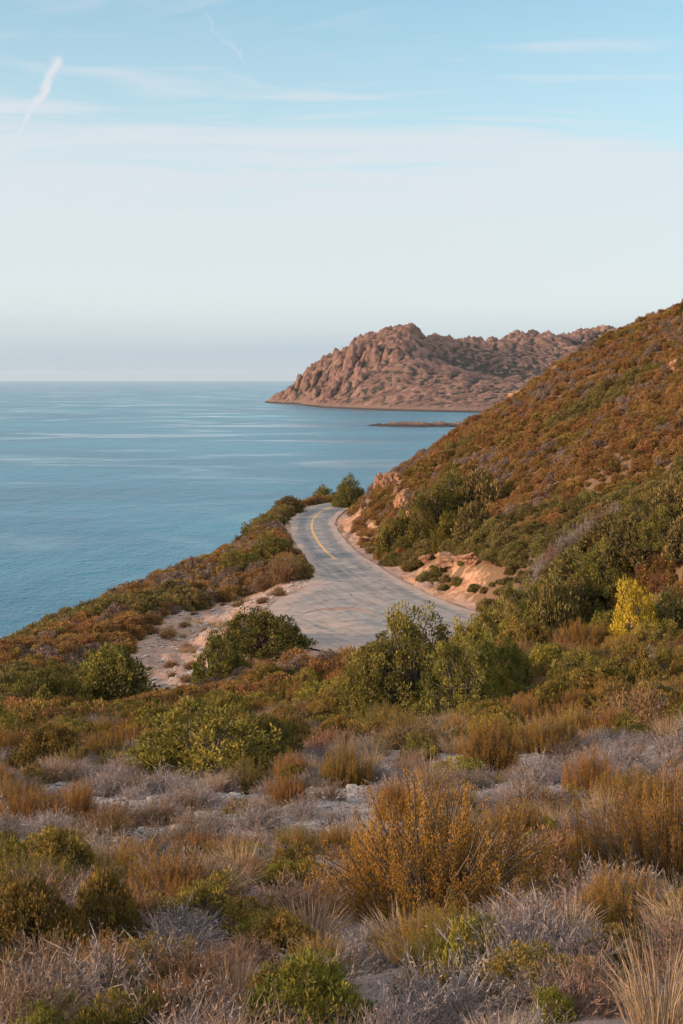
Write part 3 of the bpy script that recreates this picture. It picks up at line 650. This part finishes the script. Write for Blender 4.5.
hero('olive', 487, 652, 62, 44, 'scrub_bush', 'bush', 'grey green rounded bush at the roadside where the road disappears')
hero('yellow', 637, 0, 56, 66, 'broom_bush', 'bush', 'bright yellow bush in front of the dark green thicket, right', d=56)
hero('hillgreen', 672, 0, 60, 50, 'lentisk_bush', 'bush', 'dark green bush directly right of the bright yellow bush', d=57)
hero('green', 264, 0, 106, 37, 'lentisk_bush', 'bush', 'dark green domed bush beside the lay-by, left of the road', d=76)
hero('green', 222, 0, 62, 50, 'lentisk_bush', 'bush', 'dark green bush on the bare earth slope, left of the domed one', d=71)
hero('green', 105, 0, 110, 55, 'lentisk_bush', 'bush', 'largest dark green bush on the seaward slope at left', d=66)
hero('green', 52, 0, 80, 50, 'lentisk_bush', 'bush', 'dark green bush near the left edge of the seaward slope', d=60)
hero('olive', 205, 775, 170, 62, 'scrub_bush', 'bush', 'wide yellowish green bush in the middle of the left slope')
hero('olive', 160, 0, 90, 45, 'scrub_bush', 'bush', 'yellowish green bush at the left end of the wide one', d=36)
hero('green', 268, 765, 70, 45, 'lentisk_bush', 'bush', 'green bush at the right end of the wide yellowish one')
hero('green', 272, 0, 44, 27, 'lentisk_bush', 'bush', 'green bush left of the road, above the dry rusty shrub', d=113)
hero('green', 240, 0, 44, 22, 'lentisk_bush', 'bush', 'green bush left of the road nearest to the sea', d=110)
hero('hillgreen', 288, 0, 34, 16, 'lentisk_bush', 'bush', 'dark bush on the crest where the road meets the sea', d=150)
hero('hillgreen', 262, 0, 40, 18, 'lentisk_bush', 'bush', 'brownish low bush on the seaward crest left of the bend', d=146)
hero('green', 322, 0, 30, 23, 'lentisk_bush', 'bush', 'round green bush at the far end of the road bend', d=165.5)
hero('rust', 286, 0, 36, 26, 'dry_bush', 'bush', 'rusty dry shrub on the earth bank left of the yellow line', d=101)
hero('rust', 266, 0, 26, 18, 'dry_bush', 'bush', 'paler dry shrub on top of the bare earth bank', d=102)
for (u, d, wp, hp, k) in [(508, 81, 40, 40, 'hillgreen'), (526, 79, 60, 52, 'greenbig'), (552, 78, 66, 56, 'hillgreen'), (548, 82, 56, 44, 'greenbig'), (578, 79, 74, 56, 'greenbig'), (582, 83, 66, 36, 'hillgreen'), (608, 80, 70, 50, 'greenbig'),
        (612, 83, 60, 32, 'hillgreen'), (640, 79, 70, 44, 'hillgreen'), (646, 81, 60, 36, 'greenbig'), (668, 78, 60, 40, 'greenbig'), (684, 79, 56, 36, 'hillgreen'), (536, 83, 44, 32, 'hillgreen'), (690, 76, 50, 40, 'hillgreen')]:
    hero(k, u, 0, wp, hp, 'thicket_bush', 'bush', 'dark green bush in the dense thicket on the bank above the road end', d=d); ALL[-1].group = 'bushes of the thicket on the bank'
for u, d in [(500, 83), (509, 84), (519, 84.5), (529, 85), (541, 85.5), (553, 86), (565, 86), (577, 86), (589, 86), (601, 86), (614, 85.5)]:
    hero('grey', u, 0, 26, 24, 'dead_scrub', 'scrub', 'pale grey scrub along the rim above the dark thicket', d=d); ALL[-1].group = 'grey scrub on the rim of the bank'
hero('greenbig', 350, 0, 36, 29, 'small_tree', 'tree', 'small dark green tree standing above the bend of the road', d=156)
for (u, d, wp, hp, k, lb) in [(400, 112, 46, 44, 'green', 'dark green bush at the foot of the hill right above the road'), (428, 110, 58, 54, 'greenbig', 'large green bush on the bank above the middle of the road'),
        (455, 113, 70, 60, 'greenbig', 'largest green bush on the hill above the road'), (484, 112, 56, 44, 'hillgreen', 'dark green bush uphill of the large roadside ones'), (447, 103, 28, 38, 'lime', 'yellow green bush among dark green ones above the road bank'),
        (472, 101, 40, 36, 'hillgreen', 'brownish green bush above the bare roadside earth')]:
    hero(k, u, 0, wp, hp, 'lentisk_bush', 'bush', lb, d=d)
hero('heath', 490, 768, 62, 48, 'heath_bush', 'bush', 'golden heath bush on pale gravel, left of a wider one')
hero('heath', 545, 752, 70, 34, 'heath_bush', 'bush', 'wide low golden heath bush on the pale gravel right of centre')
hero('heath', 520, 730, 60, 30, 'heath_bush', 'bush', 'golden heath bush behind the pale gravel patch')
hero('heath', 78, 826, 42, 40, 'heath_bush', 'bush', 'small upright golden bush up the slope from the round orange one')
hero('heath', 590, 800, 58, 44, 'heath_bush', 'bush', 'yellow orange heath bush behind the dark golden one at right')
hero('heath', 397, 825, 46, 40, 'heath_bush', 'bush', 'small golden bush just behind the largest heath bush')
hero('heath', 345, 785, 58, 34, 'heath_bush', 'bush', 'brownish golden bush beside tan grass, centre')
hero('grass', 430, 795, 52, 46, 'grass_tuft', 'grass tuft', 'pale tan grass tuft on the gravel right of centre')
hero('grass', 345, 765, 40, 36, 'grass_tuft', 'grass tuft', 'pale tan grass tuft left of the tall green bush foot')
hero('grass', 372, 772, 34, 30, 'grass_tuft', 'grass tuft', 'small tan grass tuft below the tall green bush')
hero('grass', 660, 1045, 130, 120, 'grass_tuft', 'grass tuft', 'tall dry tan grass in the bottom right corner')
hero('grass', 606, 826, 52, 44, 'grass_tuft', 'grass tuft', 'pale dead grass tuft left of the dark golden bush at right')
hero('rust', 640, 735, 90, 48, 'dry_bush', 'bush', 'large twiggy tan bush on the slope below the bright yellow bush')
hero('grass', 668, 742, 40, 30, 'grass_tuft', 'grass tuft', 'tan grass tuft at the right edge below the yellow bush')
#@@HEROES_END

def poisson(x0, x1, y0, y1, dens, g):
    n = int(dens * (x1 - x0) * (y1 - y0)); return x0 + (x1 - x0) * g.random(n), y0 + (y1 - y0) * g.random(n)
def infan(x, y, m=1.4, extra=12): return (np.abs(x) < 0.2401 * y * m + extra * 0.5) & (y > 3.5)
def heroclear(x, y, k=0.8):
    ok = np.ones(len(x), bool)
    for (a, b, r) in HERO:
        ok &= np.hypot(x - a, y - b) > r * k
        if b < 62: ok &= ~((np.abs(x - a * y / b) < r * 0.85) & (y < b) & (y > b - 1.3 * r - 0.02 * b))    # open ground in front of the plants that stand out
    return ok
def openground(x, y):
    return np.maximum(patchmask(x, y), patchmask(x * 1.03, y * 1.06))
g = np.random.default_rng(11)
SCATTER = []
def scatter(kind, x, y, r, hr, group, label, cat, name):
    pick = fbm(x, y, 0.16, 3, 140) + (g.random(len(x)) - 0.5) * 0.5; olive = fbm(x, y, 0.16, 3, 150) + (g.random(len(x)) - 0.5) * 0.45
    for a, b, c, d, p, q in zip(x, y, r, hr, pick, olive):
        add(kind, a, b, c, c * d, label, cat, group, name, var=(2 if p > 0.70 else 3 if q > 0.66 else random.randrange(2)) if kind == 'hill' else None)
# --- foreground slope
x, y = poisson(-16, 16, 3.6, 50, 7.0, g)
k = infan(x, y) & (g.random(len(x)) < np.clip(1.15 - y / 70, 0.35, 1)); x, y = x[k], y[k]
pm = patchmask(x, y); k = (g.random(len(x)) > pm * 0.74) & heroclear(x, y, 0.6) & (g.random(len(x)) < 0.35 + 0.65 * sstep(fbm(x, y, 0.45, 3, 66), 0.35, 0.55)); x, y = x[k], y[k]
r = (0.12 + 0.2 * g.random(len(x))) * (1 + y / 60)
scatter('grey', x, y, r, 0.6 + 0.35 * g.random(len(x)), 'grey dead scrub on the near slope', 'low grey brown dead scrub covering the near slope', 'scrub', 'dead_scrub')
x, y = poisson(-16, 16, 4, 52, 0.6, g); k = infan(x, y) & heroclear(x, y, 0.8) & (g.random(len(x)) > openground(x, y) * 0.93); x, y = x[k], y[k]
r = (0.10 + 0.16 * g.random(len(x))) * (1 + y / 45)
scatter('grass', x, y, r, 0.9 + 0.5 * g.random(len(x)), 'dry grass tufts on the near slope', 'tan dry grass tuft among the grey scrub', 'grass tuft', 'grass_tuft')
x, y = poisson(-16, 16, 5, 60, 0.38, g); k = infan(x, y) & heroclear(x, y, 0.9) & (g.random(len(x)) > openground(x, y) * 0.93); x, y = x[k], y[k]
r = (0.15 + 0.24 * g.random(len(x))) * (1 + y / 55)
scatter('rust', x, y, r, 0.65 + 0.4 * g.random(len(x)), 'rusty dry bushes on the near slope', 'low rusty brown dry bush on the near slope', 'bush', 'dry_bush')
x, y = poisson(-18, 20, 9, 66, 0.30, g); k = infan(x, y) & heroclear(x, y, 0.9) & (g.random(len(x)) > openground(x, y) * 0.93); x, y = x[k], y[k]
r = (0.2 + 0.3 * g.random(len(x))) * (0.7 + y / 50)
scatter('heath', x, y, r, 0.85 + 0.45 * g.random(len(x)), 'heath bushes on the near slope', 'golden brown heath bush on the dry slope below the camera', 'bush', 'heath_bush')
x, y = poisson(-9, 9, 5, 24, 0.8, g); k = infan(x, y) & heroclear(x, y, 0.9) & (g.random(len(x)) > openground(x, y) * 0.93); x, y = x[k], y[k]
scatter('heath', x, y, 0.13 + 0.17 * g.random(len(x)), 0.8 + 0.5 * g.random(len(x)), 'heath bushes on the near slope', 'golden brown heath bush on the dry slope below the camera', 'bush', 'heath_bush')
x, y = poisson(-9, 9, 5, 26, 0.3, g); k = infan(x, y) & heroclear(x, y, 0.9) & (g.random(len(x)) > openground(x, y) * 0.93); x, y = x[k], y[k]
scatter('lime', x, y, 0.11 + 0.16 * g.random(len(x)), 0.7 + 0.4 * g.random(len(x)), 'small light green bushes on the near slope', 'small yellow green bush among the grey scrub of the near slope', 'bush', 'leafy_bush')
x, y = poisson(-9, 9, 5, 26, 0.65, g); k = infan(x, y) & heroclear(x, y, 0.9) & (g.random(len(x)) > openground(x, y) * 0.93); x, y = x[k], y[k]
scatter('olive', x, y, 0.14 + 0.2 * g.random(len(x)), 0.7 + 0.4 * g.random(len(x)), 'small olive bushes on the near slope', 'small olive green bush among the grey scrub of the near slope', 'bush', 'scrub_bush')
x, y = poisson(-20, 22, 26, 72, 0.26, g); k = infan(x, y) & heroclear(x, y, 0.8) & (road_rel(x, y)[0] > 1.2) & (g.random(len(x)) > openground(x, y) * 0.93); x, y = x[k], y[k]
r = (0.42 + 0.7 * g.random(len(x))) * (0.5 + y / 85)
scatter('olive', x, y, r, 0.75 + 0.5 * g.random(len(x)), 'olive green bushes below the road', 'olive green bush on the slope between camera and road', 'bush', 'scrub_bush')
x, y = poisson(-20, 22, 24, 72, 0.06, g); k = infan(x, y) & heroclear(x, y, 0.8) & (road_rel(x, y)[0] > 1.2); x, y = x[k], y[k]
scatter('lime', x, y, 0.35 + 0.35 * g.random(len(x)), 0.7 + 0.3 * g.random(len(x)), 'light green bushes below the road', 'light green bush on the slope between camera and road', 'bush', 'leafy_bush')
# --- seaward slope
x, y = poisson(-55, 2, 46, 178, 2.0, g); e, s, _, _ = road_rel(x, y)
left = ((s < 0) | (e > 50)) & (x < 1) & (e > 0.8) & (np.hypot((x + 2.5) / 4.5, (y - 81) / 7.5) > 1)
k = left & (fan_of(x, y) > 0.6 + 1.2 * g.random(len(x))) & heroclear(x, y, 0.7) & infan(x, y, 1.35, 14) & ~((y < 62) & (x > -0.16 * y)); x, y = x[k], y[k]
gm = (fbm(x, y, 0.09, 3, 88) + 0.25 * np.exp(-((x + 13) ** 2 + (y - 66) ** 2) / 60)) > 0.60
r = 0.42 + 0.5 * g.random(len(x))
scatter('hill', x[~gm], y[~gm], r[~gm], 0.75 + 0.4 * g.random((~gm).sum()), 'brown scrub bushes on the seaward slope', 'orange brown scrub bush on the slope falling to the sea', 'shrub', 'hill_shrub')
scatter('hillgreen', x[gm], y[gm], r[gm] * 1.25, 0.75 + 0.4 * g.random(gm.sum()), 'dark green bushes on the seaward slope', 'dark green bush on the slope falling to the sea', 'bush', 'lentisk_bush')
# sparse dry growth on the spoil
x, y = poisson(-18, 0, 66, 108, 0.28, g); k = (fan_of(x, y) < 2) & (road_rel(x, y)[0] > 0.5) & heroclear(x, y, .8); x, y = x[k], y[k]
k = g.random(len(x)) < 0.55
scatter('rust', x[k], y[k], 0.25 + 0.4 * g.random(k.sum()), 0.7 + 0.4 * g.random(k.sum()), 'dry bushes on the bare earth slope', 'small dry brown bush on the bare pink earth beside the road', 'bush', 'dry_bush')
scatter('grass', x[~k], y[~k], 0.25 + 0.35 * g.random((~k).sum()), 1.0 + 0.3 * g.random((~k).sum()), 'grass tufts on the bare earth slope', 'tan grass tuft on the bare pink earth beside the road', 'grass tuft', 'grass_tuft')
# --- hill on the right
x, y = poisson(0, 75, 62, 190, 3.2, g); e, s, _, _ = road_rel(x, y)
k = (s >= 0) & (e > 0.9 + 1.0 * g.random(len(x))) & infan(x, y, 1.3, 16) & heroclear(x, y, 0.55); x, y = x[k], y[k]; e = e[k]
k = ~((rockmask(x, y) > 0.3) & (fbm(x, y, 0.3, 3, 55) > 0.42) & (g.random(len(x)) < 0.85)); x, y, e = x[k], y[k], e[k]
gm = fbm(x, y, 0.07, 4, 123) + 0.12 * np.exp(-e / 7) > 0.70
r = 0.25 + 0.5 * g.random(len(x)) ** 1.8
scatter('hill', x[~gm], y[~gm], r[~gm], 0.75 + 0.5 * g.random((~gm).sum()), 'brown scrub bushes on the hill', 'orange brown scrub bush on the hillside right of the road', 'shrub', 'hill_shrub')
scatter('hillgreen', x[gm], y[gm], r[gm] * 1.2, 0.75 + 0.4 * g.random(gm.sum()), 'dark green bushes on the hill', 'dark green bush on the hillside right of the road', 'bush', 'lentisk_bush')

# the ground in front of the bare spoil carries only low growth
ALL[:] = [i for i in ALL if i.hero or not (-4.5 < i.pos[0] < 4 and 66 < i.pos[1] < 80)]
ALL[:] = [i for i in ALL if i.hero or not (-13 < i.pos[0] < -3.5 and 56 < i.pos[1] < 75 and i.kind in ('olive', 'heath', 'lime', 'rust')) or random.random() < 0.45]
for i in ALL:
    if not i.hero and -13 < i.pos[0] < -3.5 and 56 < i.pos[1] < 75: i.scl = (i.scl[0] * .8, i.scl[1] * .8, min(i.scl[2], 0.45))
# the pale open belt across the near slope keeps few tall plants
ALL[:] = [i for i in ALL if i.hero or not (14 < i.pos[1] < 29 and i.pos[0] < 2.5 and i.kind in ('olive', 'heath', 'rust')) or random.random() < 0.5]
# dry growth hanging on the steep cut above the hidden end of the road
x, y = poisson(9, 26, 64, 84, 4.0, g); e, s, _, _ = road_rel(x, y); k = (s > 0) & (e > 0.7) & (e < 6.5) & heroclear(x, y, 0.4); x, y = x[k], y[k]; k = g.random(len(x)) < 0.55
scatter('rust', x[k], y[k], 0.3 + 0.35 * g.random(k.sum()), 0.9 + 0.5 * g.random(k.sum()), 'dry bushes on the steep cut', 'dry brown bush on the steep bank behind the yellow bush', 'bush', 'dry_bush')
scatter('hill', x[~k], y[~k], 0.3 + 0.4 * g.random((~k).sum()), 0.9 + 0.4 * g.random((~k).sum()), 'brown scrub bushes on the hill', 'orange brown scrub bush on the hillside right of the road', 'shrub', 'hill_shrub')
# heights for all at once
if True:
    X = np.array([i.pos[0] for i in ALL]); Y = np.array([i.pos[1] for i in ALL]); Z = ground(X, Y)
    Hh = np.array([i.scl[2] * KINDH[i.kind] for i in ALL]); Rr = np.array([i.scl[0] for i in ALL])
    # seen or not: march from the eye to the plant's top
    vis = np.ones(len(ALL), bool); T = np.linspace(0.15, 0.985, 40)
    tx = X[:, None] * T; ty = Y[:, None] * T; tz = CAM_Z + (Z + Hh - CAM_Z)[:, None] * T
    gg = G0(tx, ty); vis = (gg < tz + 0.25).all(1)
    U = 341.5 + F * X / Y; Vt = 379 - F * (Z + Hh - CAM_Z) / Y; Vb = 379 - F * (Z - CAM_Z) / Y; RP = Rr * F / Y
    inframe = (U + RP > 2) & (U - RP < 681) & (Vt < 1020) & (Vb > 0)
    for n, i in enumerate(ALL):
        i.pos = (X[n], Y[n], Z[n] - 0.03 * i.scl[2]); i.px = RP[n] if (vis[n] and inframe[n]) else 0.0
print('plants', len(ALL), 'seen', sum(i.px > 0 for i in ALL))
SHORT = {'largest in the foreground': 'the largest golden heath bush', 'bottom left corner of the slope': 'the orange and green corner bush', 'right of the orange and green one': 'the dark olive bush at bottom left',
    'at the bottom edge, left of centre': 'the bright leafy bush at the bottom edge', 'cut off by the right edge of the photo': 'the dark golden bush at the right edge', 'small round orange brown dry bush': 'the small round orange bush',
    'low bright green bush alone': 'the low bright green bush', 'tan grass in the bottom right': 'the tall grass at bottom right', 'wide yellowish green bush in': 'the wide yellowish green bush', 'standing in front of the road, centre': 'the tall leafy bush before the road',
    'bright yellow bush in front': 'the bright yellow bush', 'dark green domed bush': 'the domed green bush by the lay-by', 'largest dark green bush on the seaward': 'the largest bush of the seaward slope', 'grey green rounded bush': 'the grey green roadside bush'}
KINDWORD = {'heath': 'golden heath bush', 'rust': 'rusty dry bush', 'olive': 'olive green bush', 'grass': 'tan grass tuft', 'lime': 'light green bush', 'grey': 'grey dead scrub'}
USED = {}
scr = lambda i: (341.5 + F * i.pos[0] / i.pos[1], 379 - F * (i.pos[2] + 0.5 * i.scl[2] - CAM_Z) / i.pos[1])
for h in [i for i in ALL if i.hero and i.px > 0]:
    sh = [v for k, v in SHORT.items() if k in (h.label or '')]
    if not sh: continue
    hu, hv = scr(h)
    for kw in KINDWORD:
        for side in ('left', 'right'):
            best = None
            for i in ALL:
                if i.hero or i.kind != kw or i.px < 9 or id(i) in USED: continue
                u, v = scr(i); du = (u - hu) * (1 if side == 'right' else -1)
                if h.px * 0.7 < du < h.px * 2.6 and abs(v - hv) < 0.45 * du and (best is None or du < best[0]): best = (du, i)
            if best: USED[id(best[1])] = True; best[1].label = KINDWORD[kw] + ' nearest to the ' + side + ' of ' + sh[0]
FOLN = {'grey': 'twigs', 'rust': 'twigs', 'grass': 'blades'}
def place_thing(i, parts):
    pr = PR[i.kind][i.var]
    if parts and pr.stem is not None:
        o = link(i.name, None); f = link('sprays' if i.kind in ('heath', 'yellow') else 'foliage', pr.fol, o); s_ = link('stems', pr.stem, o)
    else: o = link(i.name, pr.both)
    o.location = i.pos; o.rotation_euler = (0, 0, i.rz); o.scale = i.scl
    return tag(o, i.label, i.cat, i.group)
def stuff(name, meshes, items, label, cat):
    """everything nobody could count of one kind: ONE object, points carrying copies of the plant meshes"""
    if not items: return
    c = bpy.data.collections.new(name + '_sources')
    for j, m in enumerate(meshes): c.objects.link(bpy.data.objects.new('source_%02d' % j, m))
    me = bpy.data.meshes.new(name); me.from_pydata([i.pos for i in items], [], [])
    a = me.attributes.new('rot', 'FLOAT_VECTOR', 'POINT'); a.data.foreach_set('vector', np.array([(0, 0, i.rz) for i in items], np.float32).ravel())
    a = me.attributes.new('scl', 'FLOAT_VECTOR', 'POINT'); a.data.foreach_set('vector', np.array([i.scl for i in items], np.float32).ravel())
    a = me.attributes.new('idx', 'INT', 'POINT'); a.data.foreach_set('value', np.array([i.var for i in items], np.int32))
    o = link(name, me); md = o.modifiers.new('scatter', 'NODES'); t = bpy.data.node_groups.new(name, 'GeometryNodeTree'); md.node_group = t
    t.interface.new_socket('Geometry', in_out='INPUT', socket_type='NodeSocketGeometry'); t.interface.new_socket('Geometry', in_out='OUTPUT', socket_type='NodeSocketGeometry')
    gi = t.nodes.new('NodeGroupInput'); go = t.nodes.new('NodeGroupOutput'); ci = t.nodes.new('GeometryNodeCollectionInfo'); ip = t.nodes.new('GeometryNodeInstanceOnPoints')
    ci.inputs[0].default_value = c; ci.inputs['Separate Children'].default_value = True; ip.inputs['Pick Instance'].default_value = True
    def attr(nm, ty):
        n = t.nodes.new('GeometryNodeInputNamedAttribute'); n.data_type = ty; n.inputs[0].default_value = nm; return n.outputs[0]
    L = t.links.new
    L(gi.outputs[0], ip.inputs['Points']); L(ci.outputs[0], ip.inputs['Instance']); L(attr('idx', 'INT'), ip.inputs['Instance Index'])
    L(attr('rot', 'FLOAT_VECTOR'), ip.inputs['Rotation']); L(attr('scl', 'FLOAT_VECTOR'), ip.inputs['Scale']); L(ip.outputs[0], go.inputs[0])
    return tag(o, label, cat, None, 'stuff')
for i in ALL:
    if i.hero: place_thing(i, True)
STUFFLAB = {'hill': ('hill_scrub', 'smaller orange brown scrub covering the hillsides'), 'hillgreen': ('hill_green_scrub', 'smaller dark green scrub covering the hillsides'),
            'grey': ('dead_scrub_cover', 'low grey dead scrub covering the near slope'), 'grass': ('dry_grass', 'dry tan grass over the near slope'), 'rust': ('dry_scrub_cover', 'rusty brown dry scrub over the near slope'),
            'heath': ('heath_cover', 'golden heath over the slope'), 'olive': ('olive_scrub_cover', 'olive green scrub below the road'), 'lime': ('leafy_cover', 'light green growth below the road'), 'green': ('green_cover', 'dark green growth')}
NTOP = {'hill': 290, 'hillgreen': 200, 'grey': 280, 'grass': 200, 'rust': 220, 'heath': 200, 'olive': 200, 'lime': 100}
for kind in NTOP:
    it = sorted([i for i in ALL if i.kind == kind and not i.hero], key=lambda i: -i.px)
    top = [i for i in it[:NTOP[kind]] if i.px > 1.5]; rest = it[len(top):]
    for i in top: place_thing(i, i.px > 22)
    nm, lb = STUFFLAB[kind]; stuff(nm, [p.both for p in PR[kind]], rest, lb, 'scrub')

# ------------------------------------------------------------------ stones and crags
def stone_xy(n, g):
    x, y = poisson(-14, 16, 4, 62, n, g); pm = patchmask(x, y); k = infan(x, y) & (g.random(len(x)) < 0.06 + 0.9 * pm); return x[k], y[k]
x, y = stone_xy(9, g); sz = (0.018 + 0.075 * g.random(len(x)) ** 5) * (1 + y / 45); z = ground(x, y)
its = []
for a, b, c, d in zip(x, y, z, sz):
    i = Inst(); i.kind = 'stone'; i.var = random.randrange(5); i.pos = (a, b, c + d * 0.15); i.rz = random.random() * 6.28; i.scl = (d, d * random.uniform(.7, 1), d * random.uniform(.7, 1.1)); i.px = d * F / b if abs(a) < .24 * b else 0; its.append(i)
its.sort(key=lambda i: -i.px)
for i in its[:150]:
    o = link('stone', STONE[i.var]); o.location = i.pos; o.rotation_euler = (0, 0, i.rz); o.scale = i.scl
    tag(o, 'pale limestone lying on the gravel of the near slope', 'stone', 'pale stones on the near slope')
x, y = poisson(-11, 13, 5, 40, 110, g); k = infan(x, y, 1.1, 2) & (g.random(len(x)) < 0.02 + 0.9 * patchmask(x, y)); x, y = x[k], y[k]; z = ground(x, y)
for a, b, c, d in zip(x, y, z, (0.009 + 0.03 * g.random(len(x)) ** 2.5) * (0.7 + y / 28)):
    i = Inst(); i.kind = 'stone'; i.var = random.randrange(5); i.pos = (a, b, c + d * 0.15); i.rz = random.random() * 6.28; i.scl = (d, d * random.uniform(.7, 1), d * random.uniform(.6, 1)); its.append(i)
x, y = poisson(-13, 0, 70, 104, 9, g); k = (fan_of(x, y) < 0.8) & (road_rel(x, y)[0] > 0.2); x, y = x[k], y[k]; z = ground(x, y)
for a, b, c, d in zip(x, y, z, 0.04 + 0.16 * g.random(len(x)) ** 4):
    i = Inst(); i.kind = 'stone'; i.var = random.randrange(5); i.pos = (a, b, c + d * 0.1); i.rz = random.random() * 6.28; i.scl = (d, d * random.uniform(.7, 1), d * random.uniform(.6, 1)); its.append(i)
stuff('gravel', STONE, its[150:], 'pale gravel strewn over the near slope', 'gravel')
def crag(u, d, wpx, hpx, label, lift=0.08, mat=None):
    x, y = d * (u - 341.5) / F, d; z = float(ground(np.array([x]), np.array([y]))[0]); w_ = wpx * d / F / 2; h_ = hpx * d / F / 2
    me = random.choice(CRAG)
    if mat: me = me.copy(); me.materials.clear(); me.materials.append(mat)
    o = link('rock_outcrop', me); o.location = (x, y, z + h_ * lift); o.rotation_euler = (random.uniform(-.2, .2), random.uniform(-.2, .2), random.random() * 6.28); o.scale = (w_, w_ * 0.9, h_)
    tag(o, label, 'rock')
#@@CRAGS
crag(392, 141, 22, 30, 'orange rock outcrop high above the bend of the road')
crag(404, 127, 26, 36, 'tall orange rock face above the right edge of the road')
crag(382, 147, 16, 26, 'orange rock ledge nearest to the bend of the road')
crag(412, 122, 20, 20, 'small orange rock at the foot of the tall rock face')
crag(452, 99, 40, 20, 'broken orange rock in the bank right of the road')
crag(476, 95, 34, 18, 'orange rock ledge in the bank, right end')
crag(430, 104, 24, 14, 'low orange rock at the roadside below green bushes')
crag(515, 150, 20, 13, 'pink rock slab on the upper hillside, left one')
crag(557, 148, 12, 15, 'pointed pink rock on the upper hillside skyline')
crag(678, 122, 20, 22, 'pink rock at the right edge of the hillside')
crag(267, 140, 9, 7, 'small white boulder on the seaward verge', 0.4, M_LIME)
crag(398, 135, 12, 16, 'narrow orange rock between two larger outcrops above the bend')
crag(412, 131, 16, 14, 'orange rock half buried in scrub above the tall rock face')
crag(440, 101, 14, 9, 'small orange rock at the left end of the roadside bank')
crag(464, 97, 18, 11, 'squat orange rock between the two ledges in the bank')
crag(492, 92, 20, 12, 'orange rock in the bank nearest to the thicket')
crag(590, 74, 40, 22, 'reddish rock in the earth bank left of the yellow bush')
crag(562, 75, 26, 16, 'small reddish rock in the earth bank below the thicket')

# ------------------------------------------------------------------ air
HAZE = 0.9e-5
m, t = new_mat('sea_haze')
pv = t.node('ShaderNodeVolumePrincipled', ins={'Color': (0.86, 0.9, 0.95, 1), 'Density': HAZE, 'Anisotropy': 0.2})
t.l.new(pv.outputs[0], t.node('ShaderNodeOutputMaterial').inputs['Volume'])
E = 46000; zb, zt = -80.0, 320.0
bv = [(sx * E, sy * E, z) for z in (zb, zt) for sx, sy in ((-1, -1), (1, -1), (1, 1), (-1, 1))]
me = mesh_np('haze', bv, [(3, 2, 1, 0), (4, 5, 6, 7), (0, 1, 5, 4), (1, 2, 6, 5), (2, 3, 7, 6), (3, 0, 4, 7)], [m])
if HAZE > 0: tag(link('haze', me), 'pale sea haze filling the air', 'haze', None, 'stuff')
